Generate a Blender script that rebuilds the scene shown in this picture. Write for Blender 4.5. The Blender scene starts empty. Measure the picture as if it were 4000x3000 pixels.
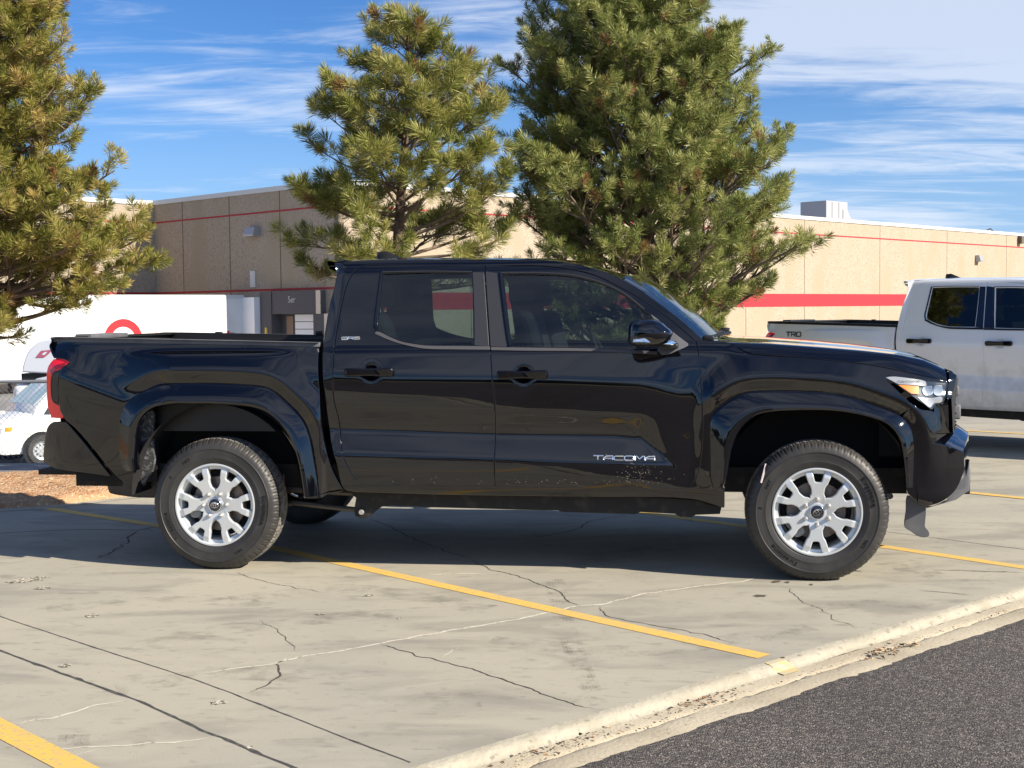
import bpy, bmesh, math, random
import numpy as np
from mathutils import Vector, Matrix
from mathutils.geometry import delaunay_2d_cdt
R_ = math.radians
sc = bpy.context.scene
col = sc.collection
rnd = random.Random(7)
rng = np.random.default_rng(7)

# ------------------------------------------------------------------ camera
F_PX, YC, ROLL, CAM_H = 5300.0, 1215.0, 0.010, 1.458      # for a 4000 x 3000 picture
_p = math.atan((1500 - YC) / F_PX)
FW = np.array([0, math.cos(_p), -math.sin(_p)])
_U0 = np.array([0, math.sin(_p), math.cos(_p)])
RT = math.cos(ROLL) * np.array([1., 0, 0]) - math.sin(ROLL) * _U0
UP = np.cross(RT, FW)
cam = bpy.data.cameras.new('camera')
cam.sensor_width = 36; cam.lens = 36 * F_PX / 4000
cam.clip_end = 3000; cam.clip_start = .1
cam.dof.use_dof = False
co = bpy.data.objects.new('camera', cam); col.objects.link(co)
M = Matrix(((RT[0], UP[0], -FW[0], 0), (RT[1], UP[1], -FW[1], 0), (RT[2], UP[2], -FW[2], CAM_H), (0, 0, 0, 1)))
co.matrix_world = M
sc.camera = co

# ------------------------------------------------------------------ light
SUN_DIR = np.array([-1.43, .75, -1.0]); SUN_DIR /= np.linalg.norm(SUN_DIR)      # the way the light travels
EL = math.asin(-SUN_DIR[2])
sun = bpy.data.lights.new('sun', 'SUN'); sun.energy = 5.0; sun.angle = R_(.55); sun.color = (1, .90, .745)
so = bpy.data.objects.new('sun', sun); col.objects.link(so)
so.rotation_euler = Vector(SUN_DIR).to_track_quat('-Z', 'Y').to_euler()
so.location = (20, -10, 20)
w = bpy.data.worlds.new('World'); sc.world = w; w.use_nodes = True
nt = w.node_tree; nt.nodes.clear()
def N(t, **k):
    n = nt.nodes.new(t)
    for a, b in k.items(): setattr(n, a, b)
    return n
L = nt.links.new
sky = N('ShaderNodeTexSky', sky_type='NISHITA', sun_disc=False, sun_elevation=EL, altitude=1600, air_density=1.0, dust_density=1.0, ozone_density=2.6)
_az = math.atan2(-SUN_DIR[0], -SUN_DIR[1])                  # compass-like angle of the sun from +Y towards +X
sky.sun_rotation = _az
tint = N('ShaderNodeMix', data_type='RGBA', blend_type='MULTIPLY'); tint.inputs[0].default_value = 1
L(sky.outputs[0], tint.inputs[6]); tint.inputs[7].default_value = (.54, .91, 1.33, 1)
# wispy cirrus, laid out by direction
geo = N('ShaderNodeTexCoord')
sep = N('ShaderNodeSeparateXYZ'); L(geo.outputs['Generated'], sep.inputs[0])
zc = N('ShaderNodeMath', operation='MAXIMUM'); L(sep.outputs[2], zc.inputs[0]); zc.inputs[1].default_value = .0
zz = N('ShaderNodeMath', operation='ADD'); L(zc.outputs[0], zz.inputs[0]); zz.inputs[1].default_value = .10
dx = N('ShaderNodeMath', operation='DIVIDE'); L(sep.outputs[0], dx.inputs[0]); L(zz.outputs[0], dx.inputs[1])
dy = N('ShaderNodeMath', operation='DIVIDE'); L(sep.outputs[1], dy.inputs[0]); L(zz.outputs[0], dy.inputs[1])
cmb = N('ShaderNodeCombineXYZ'); L(dx.outputs[0], cmb.inputs[0]); L(dy.outputs[0], cmb.inputs[1])
mp = N('ShaderNodeMapping'); mp.inputs['Rotation'].default_value = (0, 0, R_(25)); mp.inputs['Scale'].default_value = (.42, .80, 1); mp.inputs['Location'].default_value = (19.134194, -17.819094, 0)
L(cmb.outputs[0], mp.inputs[0])
n1 = N('ShaderNodeTexNoise'); n1.inputs['Scale'].default_value = 1.1; n1.inputs['Detail'].default_value = 9; n1.inputs['Roughness'].default_value = .60; n1.inputs['Distortion'].default_value = .35
L(mp.outputs[0], n1.inputs['Vector'])
n2 = N('ShaderNodeTexNoise'); n2.inputs['Scale'].default_value = .55; n2.inputs['Detail'].default_value = 3
L(mp.outputs[0], n2.inputs['Vector'])
add0 = N('ShaderNodeMath', operation='ADD'); L(n1.outputs[0], add0.inputs[0]); L(n2.outputs[0], add0.inputs[1])
mp3 = N('ShaderNodeMapping'); mp3.inputs['Rotation'].default_value = (0, 0, R_(38)); mp3.inputs['Scale'].default_value = (1.0, 3.2, 1); L(cmb.outputs[0], mp3.inputs[0])
n3 = N('ShaderNodeTexNoise'); n3.inputs['Scale'].default_value = 1.6; n3.inputs['Detail'].default_value = 8; n3.inputs['Roughness'].default_value = .62; n3.inputs['Distortion'].default_value = .8; L(mp3.outputs[0], n3.inputs['Vector'])
n3s = N('ShaderNodeMath', operation='MULTIPLY_ADD'); L(n3.outputs[0], n3s.inputs[0]); n3s.inputs[1].default_value = .62; n3s.inputs[2].default_value = -.31
add = N('ShaderNodeMath', operation='ADD'); L(add0.outputs[0], add.inputs[0]); L(n3s.outputs[0], add.inputs[1])
rmp = N('ShaderNodeMapRange', interpolation_type='SMOOTHSTEP'); rmp.inputs[1].default_value = .93; rmp.inputs[2].default_value = 1.22; rmp.inputs[3].default_value = 0; rmp.inputs[4].default_value = .66
L(add.outputs[0], rmp.inputs[0])
bgm = N('ShaderNodeMix', data_type='RGBA'); L(rmp.outputs[0], bgm.inputs[0]); hz = N('ShaderNodeMapRange', interpolation_type='SMOOTHSTEP'); hz.inputs[1].default_value = -.02; hz.inputs[2].default_value = .20; hz.inputs[3].default_value = .85; hz.inputs[4].default_value = 0
L(sep.outputs[2], hz.inputs[0])
hzm = N('ShaderNodeMix', data_type='RGBA'); L(hz.outputs[0], hzm.inputs[0]); L(tint.outputs[2], hzm.inputs[6]); hzm.inputs[7].default_value = (4.3, 6.3, 9.2, 1)
L(hzm.outputs[2], bgm.inputs[6]); bgm.inputs[7].default_value = (8.6, 9.2, 10.2, 1)
bg = N('ShaderNodeBackground'); bg.inputs[1].default_value = .056
L(bgm.outputs[2], bg.inputs[0])
ow = N('ShaderNodeOutputWorld'); L(bg.outputs[0], ow.inputs[0])
sc.view_settings.view_transform = 'Standard'; sc.view_settings.look = 'None'
sc.view_settings.exposure = .90; sc.view_settings.gamma = 1
sc.cycles.max_bounces = 8; sc.cycles.transparent_max_bounces = 24; sc.cycles.glossy_bounces = 4; sc.cycles.diffuse_bounces = 3

# ------------------------------------------------------------------ helpers
def ray(px, py):
    return FW * F_PX + RT * (px - 2000) - UP * (py - 1500)
def at_z(px, py, z=0.0):
    d = ray(px, py); t = (z - CAM_H) / d[2]
    return np.array([0, 0, CAM_H]) + d * t
def at_y(px, py, y):
    d = ray(px, py); t = y / d[1]
    return np.array([0, 0, CAM_H]) + d * t
def tag(o, label=None, cat=None, group=None, kind=None):
    if label: o['label'] = label
    if cat: o['category'] = cat
    if group: o['group'] = group
    if kind: o['kind'] = kind
    return o
def empty(name, loc=(0, 0, 0), rz=0):
    o = bpy.data.objects.new(name, None); o.location = loc; o.rotation_euler = (0, 0, rz); o.empty_display_size = .2
    col.objects.link(o); return o
def link(name, me, mat=None, parent=None):
    o = bpy.data.objects.new(name, me); col.objects.link(o)
    if mat is not None: me.materials.append(mat)
    if parent is not None: o.parent = parent
    return o
def mesh(name, v, f, mat=None, parent=None, smooth=None):
    me = bpy.data.meshes.new(name)
    me.from_pydata([tuple(map(float, p)) for p in v], [], [tuple(map(int, q)) for q in f])
    me.update()
    if smooth is not None:
        me.shade_smooth()
        if smooth < 3: me.set_sharp_from_angle(angle=smooth)
    return link(name, me, mat, parent)
class MB:
    """collects shapes into one mesh"""
    def __init__(s): s.v = []; s.f = []
    def add(s, v, f):
        n = len(s.v); s.v += [tuple(p) for p in v]; s.f += [tuple(i + n for i in q) for q in f]; return s
    def box(s, c, d, rz=0, bev=0):
        x, y, z = d[0] / 2, d[1] / 2, d[2] / 2
        if bev <= 0:
            P = [(-x, -y, -z), (x, -y, -z), (x, y, -z), (-x, y, -z), (-x, -y, z), (x, -y, z), (x, y, z), (-x, y, z)]
            Fc = [(0, 3, 2, 1), (4, 5, 6, 7), (0, 1, 5, 4), (1, 2, 6, 5), (2, 3, 7, 6), (3, 0, 4, 7)]
        else:
            bm = bmesh.new(); bmesh.ops.create_cube(bm, size=1)
            for q in bm.verts: q.co = Vector((q.co.x * d[0], q.co.y * d[1], q.co.z * d[2]))
            bmesh.ops.bevel(bm, geom=bm.edges[:], offset=bev, segments=3, affect='EDGES', profile=.5)
            bm.verts.index_update()
            P = [tuple(q.co) for q in bm.verts]; Fc = [tuple(q.index for q in fc.verts) for fc in bm.faces]; bm.free()
        ca, sa = math.cos(rz), math.sin(rz)
        return s.add([(c[0] + p[0] * ca - p[1] * sa, c[1] + p[0] * sa + p[1] * ca, c[2] + p[2]) for p in P], Fc)
    def tube(s, pts, r, n=8, cap=True):
        pts = [Vector(p) for p in pts]; rr = r if hasattr(r, '__len__') else [r] * len(pts)
        t0 = (pts[1] - pts[0]).normalized(); a = t0.orthogonal().normalized(); V = []; Fc = []
        for i, p in enumerate(pts):
            t = (pts[min(i + 1, len(pts) - 1)] - pts[max(i - 1, 0)]).normalized()
            a = (a - t * a.dot(t)).normalized(); b = t.cross(a)
            for k in range(n):
                th = 2 * math.pi * k / n; V.append(tuple(p + (a * math.cos(th) + b * math.sin(th)) * rr[i]))
        for i in range(len(pts) - 1):
            for k in range(n): Fc.append((i * n + k, i * n + (k + 1) % n, (i + 1) * n + (k + 1) % n, (i + 1) * n + k))
        if cap: Fc.append(tuple(range(n))[::-1]); Fc.append(tuple((len(pts) - 1) * n + k for k in range(n)))
        return s.add(V, Fc)
    def lathe(s, prof, n=48, axis='y', c=(0, 0, 0), closed=False):
        """prof: (radius, along-axis) pairs"""
        V = []; Fc = []; m = len(prof)
        for k in range(n):
            th = 2 * math.pi * k / n
            for r, h in prof:
                a, b = r * math.cos(th), r * math.sin(th)
                p = (a, h, b) if axis == 'y' else (a, b, h) if axis == 'z' else (h, a, b)
                V.append((c[0] + p[0], c[1] + p[1], c[2] + p[2]))
        for k in range(n):
            for j in range(m if closed else m - 1):
                j2 = (j + 1) % m; k2 = (k + 1) % n
                Fc.append((k * m + j, k * m + j2, k2 * m + j2, k2 * m + j))
        return s.add(V, Fc)
    def build(s, name, mat, parent=None, smooth=R_(35)):
        o = mesh(name, s.v, s.f, mat, parent, smooth)
        bm = bmesh.new(); bm.from_mesh(o.data); bmesh.ops.recalc_face_normals(bm, faces=bm.faces[:]); bm.to_mesh(o.data); bm.free()
        if smooth is not None: o.data.set_sharp_from_angle(angle=smooth)
        return o

# ---- 2-D polygon tools
def spline(pts, step=.012, closed=True):
    """Catmull-Rom through the points; a third item 1 marks a corner; resampled"""
    n = len(pts); P = [np.array(p[:2], float) for p in pts]; C = [len(p) > 2 for p in pts]; out = []
    rngi = range(n if closed else n - 1)
    for i in rngi:
        a, b = P[i], P[(i + 1) % n]
        pa = P[i - 1] if (closed or i > 0) else a; nb = P[(i + 2) % n] if (closed or i + 2 < n) else b
        la = np.linalg.norm(b - a)
        if la < 1e-6: continue
        ta = (b - a) if C[i] or (not closed and i == 0) else (b - pa) * (la / (la + np.linalg.norm(a - pa) + 1e-9))
        tb = (b - a) if C[(i + 1) % n] or (not closed and i + 2 >= n) else (nb - a) * (la / (la + np.linalg.norm(nb - b) + 1e-9))
        k = max(1, int(math.ceil(la / step)))
        for j in range(k):
            t = j / k
            out.append((2 * t**3 - 3 * t**2 + 1) * a + (t**3 - 2 * t**2 + t) * ta + (-2 * t**3 + 3 * t**2) * b + (t**3 - t**2) * tb)
    if not closed: out.append(P[-1])
    return np.array(out)
def area2(p):
    x, y = p[:, 0], p[:, 1]; return .5 * np.sum(x * np.roll(y, -1) - np.roll(x, -1) * y)
def inside(P, Q):
    r = np.zeros(len(P), bool); x, y = P[:, 0], P[:, 1]; j = len(Q) - 1
    for i in range(len(Q)):
        a, b = Q[i], Q[j]
        if a[1] != b[1]:
            r ^= ((a[1] > y) != (b[1] > y)) & (x < (b[0] - a[0]) * (y - a[1]) / (b[1] - a[1]) + a[0])
        j = i
    return r
def onorm(Q):
    """outward unit normals of a ccw loop"""
    t = np.roll(Q, -1, 0) - np.roll(Q, 1, 0); n = np.stack([t[:, 1], -t[:, 0]], 1)
    return n / (np.linalg.norm(n, axis=1)[:, None] + 1e-12)
def triang(loops, grid):
    """constrained triangulation of loops[0] minus loops[1:], with inner grid points"""
    pts = []; edges = []
    for q in loops:
        n = len(pts); pts += [Vector((float(a), float(b))) for a, b in q]
        edges += [(n + i, n + (i + 1) % len(q)) for i in range(len(q))]
    if grid:
        lo = loops[0].min(0); hi = loops[0].max(0)
        xs = np.arange(lo[0] + grid / 2, hi[0], grid); ys = np.arange(lo[1] + grid / 2, hi[1], grid)
        G = np.array([(x + (grid / 2 if k % 2 else 0), y) for k, y in enumerate(ys) for x in xs])
        if len(G):
            ok = inside(G, loops[0])
            for q in loops[1:]: ok &= ~inside(G, q)
            G = G[ok]
            B = np.concatenate(loops)
            keep = np.ones(len(G), bool)
            for s0 in range(0, len(G), 2000):
                d = ((G[s0:s0 + 2000, None, :] - B[None]) ** 2).sum(2).min(1); keep[s0:s0 + 2000] = d > (grid * .55) ** 2
            pts += [Vector((float(a), float(b))) for a, b in G[keep]]
    vs, es, fs, _, _, _ = delaunay_2d_cdt(pts, edges, [], 0, 1e-6)
    V = np.array([(a.x, a.y) for a in vs]); T = np.array([f for f in fs if len(f) == 3])
    c = V[T].mean(1); ok = inside(c, loops[0])
    for q in loops[1:]: ok &= ~inside(c, q)
    T = T[ok]
    a = V[T]; s = (a[:, 1, 0] - a[:, 0, 0]) * (a[:, 2, 1] - a[:, 0, 1]) - (a[:, 1, 1] - a[:, 0, 1]) * (a[:, 2, 0] - a[:, 0, 0])
    T[s < 0] = T[s < 0][:, ::-1]
    return V, T

# ------------------------------------------------------------------ materials
def mat(name, base=(.5, .5, .5), rough=.5, metal=0, spec=.5, coat=0, coat_r=.02, bump=None, noise=None, noise2=None, emit=None):
    """noise: (scale, colour2, lo, hi, detail) object-space stain; bump: (scale, strength, dist)"""
    m = bpy.data.materials.new(name); m.use_nodes = True; t = m.node_tree; b = t.nodes['Principled BSDF']
    b.inputs['Base Color'].default_value = (*base, 1); b.inputs['Roughness'].default_value = rough; b.inputs['Metallic'].default_value = metal
    b.inputs['Specular IOR Level'].default_value = spec; b.inputs['Coat Weight'].default_value = coat; b.inputs['Coat Roughness'].default_value = coat_r
    tc = t.nodes.new('ShaderNodeTexCoord'); src = None
    for k, nz in enumerate([noise, noise2]):
        if not nz: continue
        s, c2, lo, hi, det = nz[:5]
        n = t.nodes.new('ShaderNodeTexNoise'); n.inputs['Scale'].default_value = s; n.inputs['Detail'].default_value = det
        if len(nz) > 5:
            mpn = t.nodes.new('ShaderNodeMapping'); mpn.inputs['Scale'].default_value = nz[5]; t.links.new(tc.outputs['Object'], mpn.inputs[0]); t.links.new(mpn.outputs[0], n.inputs['Vector'])
        else: t.links.new(tc.outputs['Object'], n.inputs['Vector'])
        r = t.nodes.new('ShaderNodeMapRange'); r.inputs[1].default_value = lo; r.inputs[2].default_value = hi; t.links.new(n.outputs[0], r.inputs[0])
        x = t.nodes.new('ShaderNodeMix'); x.data_type = 'RGBA'; t.links.new(r.outputs[0], x.inputs[0])
        if src is None: x.inputs[6].default_value = (*base, 1)
        else: t.links.new(src, x.inputs[6])
        x.inputs[7].default_value = (*c2, 1); src = x.outputs[2]
    if src: t.links.new(src, b.inputs['Base Color'])
    if bump:
        n = t.nodes.new('ShaderNodeTexNoise'); n.inputs['Scale'].default_value = bump[0]; n.inputs['Detail'].default_value = 4; t.links.new(tc.outputs['Object'], n.inputs['Vector'])
        bp = t.nodes.new('ShaderNodeBump'); bp.inputs['Strength'].default_value = bump[1]; bp.inputs['Distance'].default_value = bump[2]
        t.links.new(n.outputs[0], bp.inputs['Height']); t.links.new(bp.outputs[0], b.inputs['Normal'])
    if emit: b.inputs['Emission Color'].default_value = (*emit[:3], 1); b.inputs['Emission Strength'].default_value = emit[3]
    return m
def glass_mat(name, tint, rough=.0, ior=1.5, gl=1.0):
    m = bpy.data.materials.new(name); m.use_nodes = True; t = m.node_tree; t.nodes.clear()
    o = t.nodes.new('ShaderNodeOutputMaterial'); tr = t.nodes.new('ShaderNodeBsdfTransparent'); tr.inputs[0].default_value = (*tint, 1)
    g = t.nodes.new('ShaderNodeBsdfGlossy'); g.inputs['Roughness'].default_value = rough; g.inputs[0].default_value = (gl, gl, gl, 1)
    ge = t.nodes.new('ShaderNodeNewGeometry'); dt = t.nodes.new('ShaderNodeVectorMath'); dt.operation = 'DOT_PRODUCT'; t.links.new(ge.outputs['Normal'], dt.inputs[0]); t.links.new(ge.outputs['Incoming'], dt.inputs[1])
    def mth(op, a, b=None):
        n = t.nodes.new('ShaderNodeMath'); n.operation = op; n.use_clamp = op == 'SUBTRACT'
        for k, q in enumerate((a, b)):
            if q is None: continue
            if isinstance(q, (int, float)): n.inputs[k].default_value = q
            else: t.links.new(q, n.inputs[k])
        return n.outputs[0]
    f0 = ((ior - 1) / (ior + 1)) ** 2 * 1.6       # two surfaces, thin pane; Schlick, same from both sides
    fr = mth('ADD', mth('MULTIPLY', mth('POWER', mth('SUBTRACT', 1.0, mth('ABSOLUTE', dt.outputs['Value'])), 5.0), 1 - f0), f0)
    x = t.nodes.new('ShaderNodeMixShader'); t.links.new(fr, x.inputs[0]); t.links.new(tr.outputs[0], x.inputs[1]); t.links.new(g.outputs[0], x.inputs[2])
    t.links.new(x.outputs[0], o.inputs[0]); return m
# text as plain mesh data
def text_mesh(s, size=1.0, extrude=.0, sx=1.0, spacing=1.0, align='CENTER'):
    c = bpy.data.curves.new('t', 'FONT'); c.body = s; c.size = size; c.extrude = extrude; c.align_x = align; c.align_y = 'CENTER'; c.space_character = spacing; c.resolution_u = 3
    o = bpy.data.objects.new('t', c); col.objects.link(o)
    dg = bpy.context.evaluated_depsgraph_get(); me = bpy.data.meshes.new_from_object(o.evaluated_get(dg))
    V = [(v.co.x * sx, v.co.y, v.co.z) for v in me.vertices]; Fc = [tuple(p.vertices) for p in me.polygons]
    bpy.data.objects.remove(o); bpy.data.curves.remove(c); bpy.data.meshes.remove(me)
    return V, Fc
# ================================================================== ground
def sstep(a, b, x):
    t = np.clip((x - a) / (b - a), 0, 1); return t * t * (3 - 2 * t)
K0 = at_z(1600, 3000); K1 = at_z(4000, 2287)
KS = (K1 - K0); KL = np.linalg.norm(KS[:2]); KS = KS / KL; KT = np.array([-KS[1], KS[0], 0])    # along the kerb; into the lot
def G(x, y):
    x = np.asarray(x, float); y = np.asarray(y, float)
    base = np.interp(y, [15, 42], [0, -1.75]) * sstep(1, 14, (x - K0[0]) * KT[0] + (y - K0[1]) * KT[1])
    drop = np.interp(y, [12.0, 12.7, 19, 28], [0, -.06, -.62, -1.75])
    k = sstep(-.5, 4, x)
    return drop * (1 - k) + base * k
def at_g(px, py, up=0.0):
    z = 0.0
    for _ in range(25):
        p = at_z(px, py, z + up); z = .5 * z + .5 * float(G(p[0], p[1]))
    return np.array([p[0], p[1], z + up])
K0 = at_z(1600, 3000); K1 = at_z(4000, 2287)
KS = (K1 - K0); KL = np.linalg.norm(KS[:2]); KS = KS / KL; KT = np.array([-KS[1], KS[0], 0])    # along the kerb; into the lot
m_con = mat('concrete', (.405, .375, .295), .82, bump=(160, .22, .004))
def concrete_nodes(m, base, dark, warm, joint=None):
    t = m.node_tree; b = t.nodes['Principled BSDF']; tc = t.nodes.new('ShaderNodeTexCoord')
    def nz(scale, det, sc3=None, rot=0, dist=0):
        n = t.nodes.new('ShaderNodeTexNoise'); n.inputs['Scale'].default_value = scale; n.inputs['Detail'].default_value = det; n.inputs['Distortion'].default_value = dist
        mpn = t.nodes.new('ShaderNodeMapping'); mpn.inputs['Scale'].default_value = sc3 or (1, 1, 1); mpn.inputs['Rotation'].default_value = (0, 0, rot)
        t.links.new(tc.outputs['Object'], mpn.inputs[0]); t.links.new(mpn.outputs[0], n.inputs['Vector']); return n.outputs[0]
    def rg(s, a, c, lo=0., hi=1.):
        r = t.nodes.new('ShaderNodeMapRange'); r.interpolation_type = 'SMOOTHSTEP'; r.inputs[1].default_value = a; r.inputs[2].default_value = c; r.inputs[3].default_value = lo; r.inputs[4].default_value = hi; t.links.new(s, r.inputs[0]); return r.outputs[0]
    def mx(f, a, c):
        x = t.nodes.new('ShaderNodeMix'); x.data_type = 'RGBA'; t.links.new(f, x.inputs[0])
        if isinstance(a, tuple): x.inputs[6].default_value = (*a, 1)
        else: t.links.new(a, x.inputs[6])
        x.inputs[7].default_value = (*c, 1); return x.outputs[2]
    c = mx(rg(nz(.55, 4, dist=.6), .38, .62), base, warm)
    c = mx(rg(nz(1.3, 7, (1, 2.2, 1), .5, .8), .46, .70, 0, .62), c, dark)
    c = mx(rg(nz(4.5, 8, (1, 2.2, 1), .9, .5), .58, .76, 0, .5), c, tuple(.72 * q for q in dark))
    c = mx(rg(nz(14, 8, (1, 1.6, 1), .35, .4), .58, .72, 0, .35), c, tuple(.85 * q for q in dark))
    c = mx(rg(nz(7, 8, (1, 1.8, 1), -.3, .6), .56, .76, 0, .45), c, tuple(1.2 * q for q in base))
    c = mx(rg(nz(75, 2), .70, .76, 0, .8), c, tuple(.45 * q for q in dark))
    c = mx(rg(nz(240, 3), .35, .75, 0, .35), c, tuple(.7 * q for q in base))
    t.links.new(c, b.inputs['Base Color'])
concrete_nodes(m_con, (.350, .328, .268), (.195, .184, .155), (.395, .365, .288))
def ribbon(P, wd, up=.004, jit=0., m=None, name='marking', seed=0, step=.05, taper=False, kind='structure'):
    r = np.random.default_rng(seed); Q = spline([tuple(p[:2]) for p in P], step, False)
    Q = Q[(Q - K0[:2]) @ KT[:2] > (.012 if jit else .05)]
    n = len(Q); tg_ = np.gradient(Q, axis=0); tg_ /= np.linalg.norm(tg_, axis=1)[:, None] + 1e-9; nm = np.stack([-tg_[:, 1], tg_[:, 0]], 1)
    off = np.zeros(n)
    if jit: 
        a = r.normal(size=n); off = np.convolve(a, np.ones(3) / 3, 'same') * jit
    ww = wd * (np.ones(n) if not jit else np.clip(.65 + .5 * r.random(n) + .5 * (r.random(n) > .93), .2, 2))
    if taper: ww = ww * np.clip(np.minimum(np.arange(n), n - 1 - np.arange(n)) / 5 + .12, 0, 1)
    V = []; 
    for i in range(n):
        for s in (-.5, .5):
            p = Q[i] + nm[i] * (off[i] + s * ww[i]); V.append((p[0], p[1], float(G(p[0], p[1])) + up))
    return V, [(2 * i, 2 * i + 2, 2 * i + 3, 2 * i + 1) for i in range(n - 1)]
# lot
def kgrid(name, ss, ts, m, up=0.0, flatz=None):
    V = []; Fc = []
    for s in ss:
        for t_ in ts:
            p = K0 + KS * s + KT * t_; V.append((p[0], p[1], (float(G(p[0], p[1])) if flatz is None else flatz(t_)) + up))
    m_ = len(ts)
    for i in range(len(ss) - 1):
        for j in range(m_ - 1): Fc.append((i * m_ + j, (i + 1) * m_ + j, (i + 1) * m_ + j + 1, i * m_ + j + 1))
    o = mesh(name, V, Fc, m, None, None); tag(o, kind='structure'); return o
ss = np.concatenate([np.arange(-120, -20, 10), np.arange(-20, 60, .5), np.arange(60, 260, 10)])
ts = np.concatenate([np.arange(.0, 60, .4), np.arange(60, 260, 10)])
kgrid('parking_lot', ss, ts, m_con)
# kerb and gutter
kp = np.linalg.norm(((at_z(2279, 3000, -.03) - K0) @ KT)); TWD = abs((at_z(2279, 3000, -.03) - K0) @ KT)
m_kerb = mat('kerb_concrete', (.385, .355, .28), .9, bump=(38, .6, .009), noise=(5, (.31, .28, .21), .45, .70, 9), noise2=(24, (.20, .175, .135), .60, .72, 7))
m_gut = mat('gutter_concrete', (.44, .39, .29), .9, bump=(60, .5, .006), noise=(2.2, (.31, .265, .19), .42, .72, 9), noise2=(40, (.20, .16, .12), .62, .74, 6))
def strip(name, prof, m, jit=.0, seed=1, s0=-14, s1=40, ds=.05):
    r = np.random.default_rng(seed); V = []; Fc = []; S_ = np.arange(s0, s1, ds); k = len(prof)
    J = np.convolve(r.normal(size=len(S_) + 8), np.ones(9) / 9, 'valid')[:len(S_)] * jit
    J2 = r.normal(size=(len(S_), k)) * jit * .35
    for i, s in enumerate(S_):
        for j, (t_, z) in enumerate(prof):
            p = K0 + KS * s + KT * (-(t_) + (J[i] + J2[i, j] if 0 < j else 0)); V.append((p[0], p[1], z + (J2[i, j] * .5 if 0 < j < k - 1 else 0)))
    for i in range(len(S_) - 1):
        for j in range(k - 1): Fc.append((i * k + j, i * k + j + 1, (i + 1) * k + j + 1, (i + 1) * k + j))
    o = mesh(name, V, Fc, m, None, R_(50)); tag(o, kind='structure'); return o
print('gutter width', TWD)
w1g = TWD * .52
strip('kerb', [(0, .0), (.012, -.0005), (.035, -.003), (.052, -.010), (.064, -.020), (.074, -.028), (.085, -.030)], m_kerb, .006, 3)
strip('gutter', [(.085, -.030), (.13, -.033), (w1g - .012, -.036), (w1g, -.044), (w1g + .010, -.034), (w1g + .03, -.032), (TWD * .7, -.031), (TWD, -.030), (TWD + .05, -.048)], m_gut, .007, 4)
# asphalt road, towards and behind the camera
m_asp = bpy.data.materials.new('asphalt'); m_asp.use_nodes = True; t = m_asp.node_tree; b = t.nodes['Principled BSDF']; b.inputs['Roughness'].default_value = .9
tc = t.nodes.new('ShaderNodeTexCoord'); vo = t.nodes.new('ShaderNodeTexVoronoi'); vo.inputs['Scale'].default_value = 140; t.links.new(tc.outputs['Object'], vo.inputs['Vector'])
cr_ = t.nodes.new('ShaderNodeValToRGB'); e = cr_.color_ramp.elements; e[0].position = .0; e[0].color = (.032, .029, .027, 1); e[1].position = 1; e[1].color = (.26, .225, .195, 1); x = e.new(.45); x.color = (.068, .059, .053, 1); x = e.new(.8); x.color = (.13, .113, .10, 1)
sp_ = t.nodes.new('ShaderNodeSeparateColor'); t.links.new(vo.outputs['Color'], sp_.inputs[0]); t.links.new(sp_.outputs[0], cr_.inputs[0])
nn_ = t.nodes.new('ShaderNodeTexNoise'); nn_.inputs['Scale'].default_value = 1.2; nn_.inputs['Detail'].default_value = 5; t.links.new(tc.outputs['Object'], nn_.inputs['Vector'])
rr_ = t.nodes.new('ShaderNodeMapRange'); rr_.inputs[1].default_value = .3; rr_.inputs[2].default_value = .7; rr_.inputs[3].default_value = .82; rr_.inputs[4].default_value = 1.15; t.links.new(nn_.outputs[0], rr_.inputs[0])
ml = t.nodes.new('ShaderNodeVectorMath'); ml.operation = 'SCALE'; t.links.new(cr_.outputs[0], ml.inputs[0]); t.links.new(rr_.outputs[0], ml.inputs['Scale']); t.links.new(ml.outputs[0], b.inputs['Base Color'])
bp = t.nodes.new('ShaderNodeBump'); bp.inputs['Strength'].default_value = .9; bp.inputs['Distance'].default_value = .006; t.links.new(vo.outputs['Distance'], bp.inputs['Height']); bp.invert = True; t.links.new(bp.outputs[0], b.inputs['Normal'])
r9 = np.random.default_rng(11); S_ = np.concatenate([np.arange(-120, -14, 5), np.arange(-14, 40, .04), np.arange(40, 260, 10)]); V = []; Fc = []
J = np.convolve(r9.normal(size=len(S_) + 6), np.ones(7) / 7, 'valid') * .018
for i, s in enumerate(S_):
    for t_, z in ((TWD - .02 + J[i], -.030), (TWD + .03, -.024), (TWD + 5, -.02), (TWD + 30, -.02), (TWD + 200, -.02), (TWD + 900, -.02)):
        p = K0 + KS * s - KT * t_; V.append((p[0], p[1], z))
for i in range(len(S_) - 1):
    for j in range(5): Fc.append((i * 6 + j, i * 6 + j + 1, (i + 1) * 6 + j + 1, (i + 1) * 6 + j))
tag(mesh('road', V, Fc, m_asp), kind='structure')
# far ground below everything, out to the horizon
m_far = mat('far_ground', (.22, .19, .12), .95, noise=(.05, (.12, .11, .06), .4, .6, 5))
tag(mesh('ground', [(-1500, -1500, -2.2), (1500, -1500, -2.2), (1500, 1500, -2.2), (-1500, 1500, -2.2)], [(0, 1, 2, 3)], m_far), kind='structure')
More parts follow.
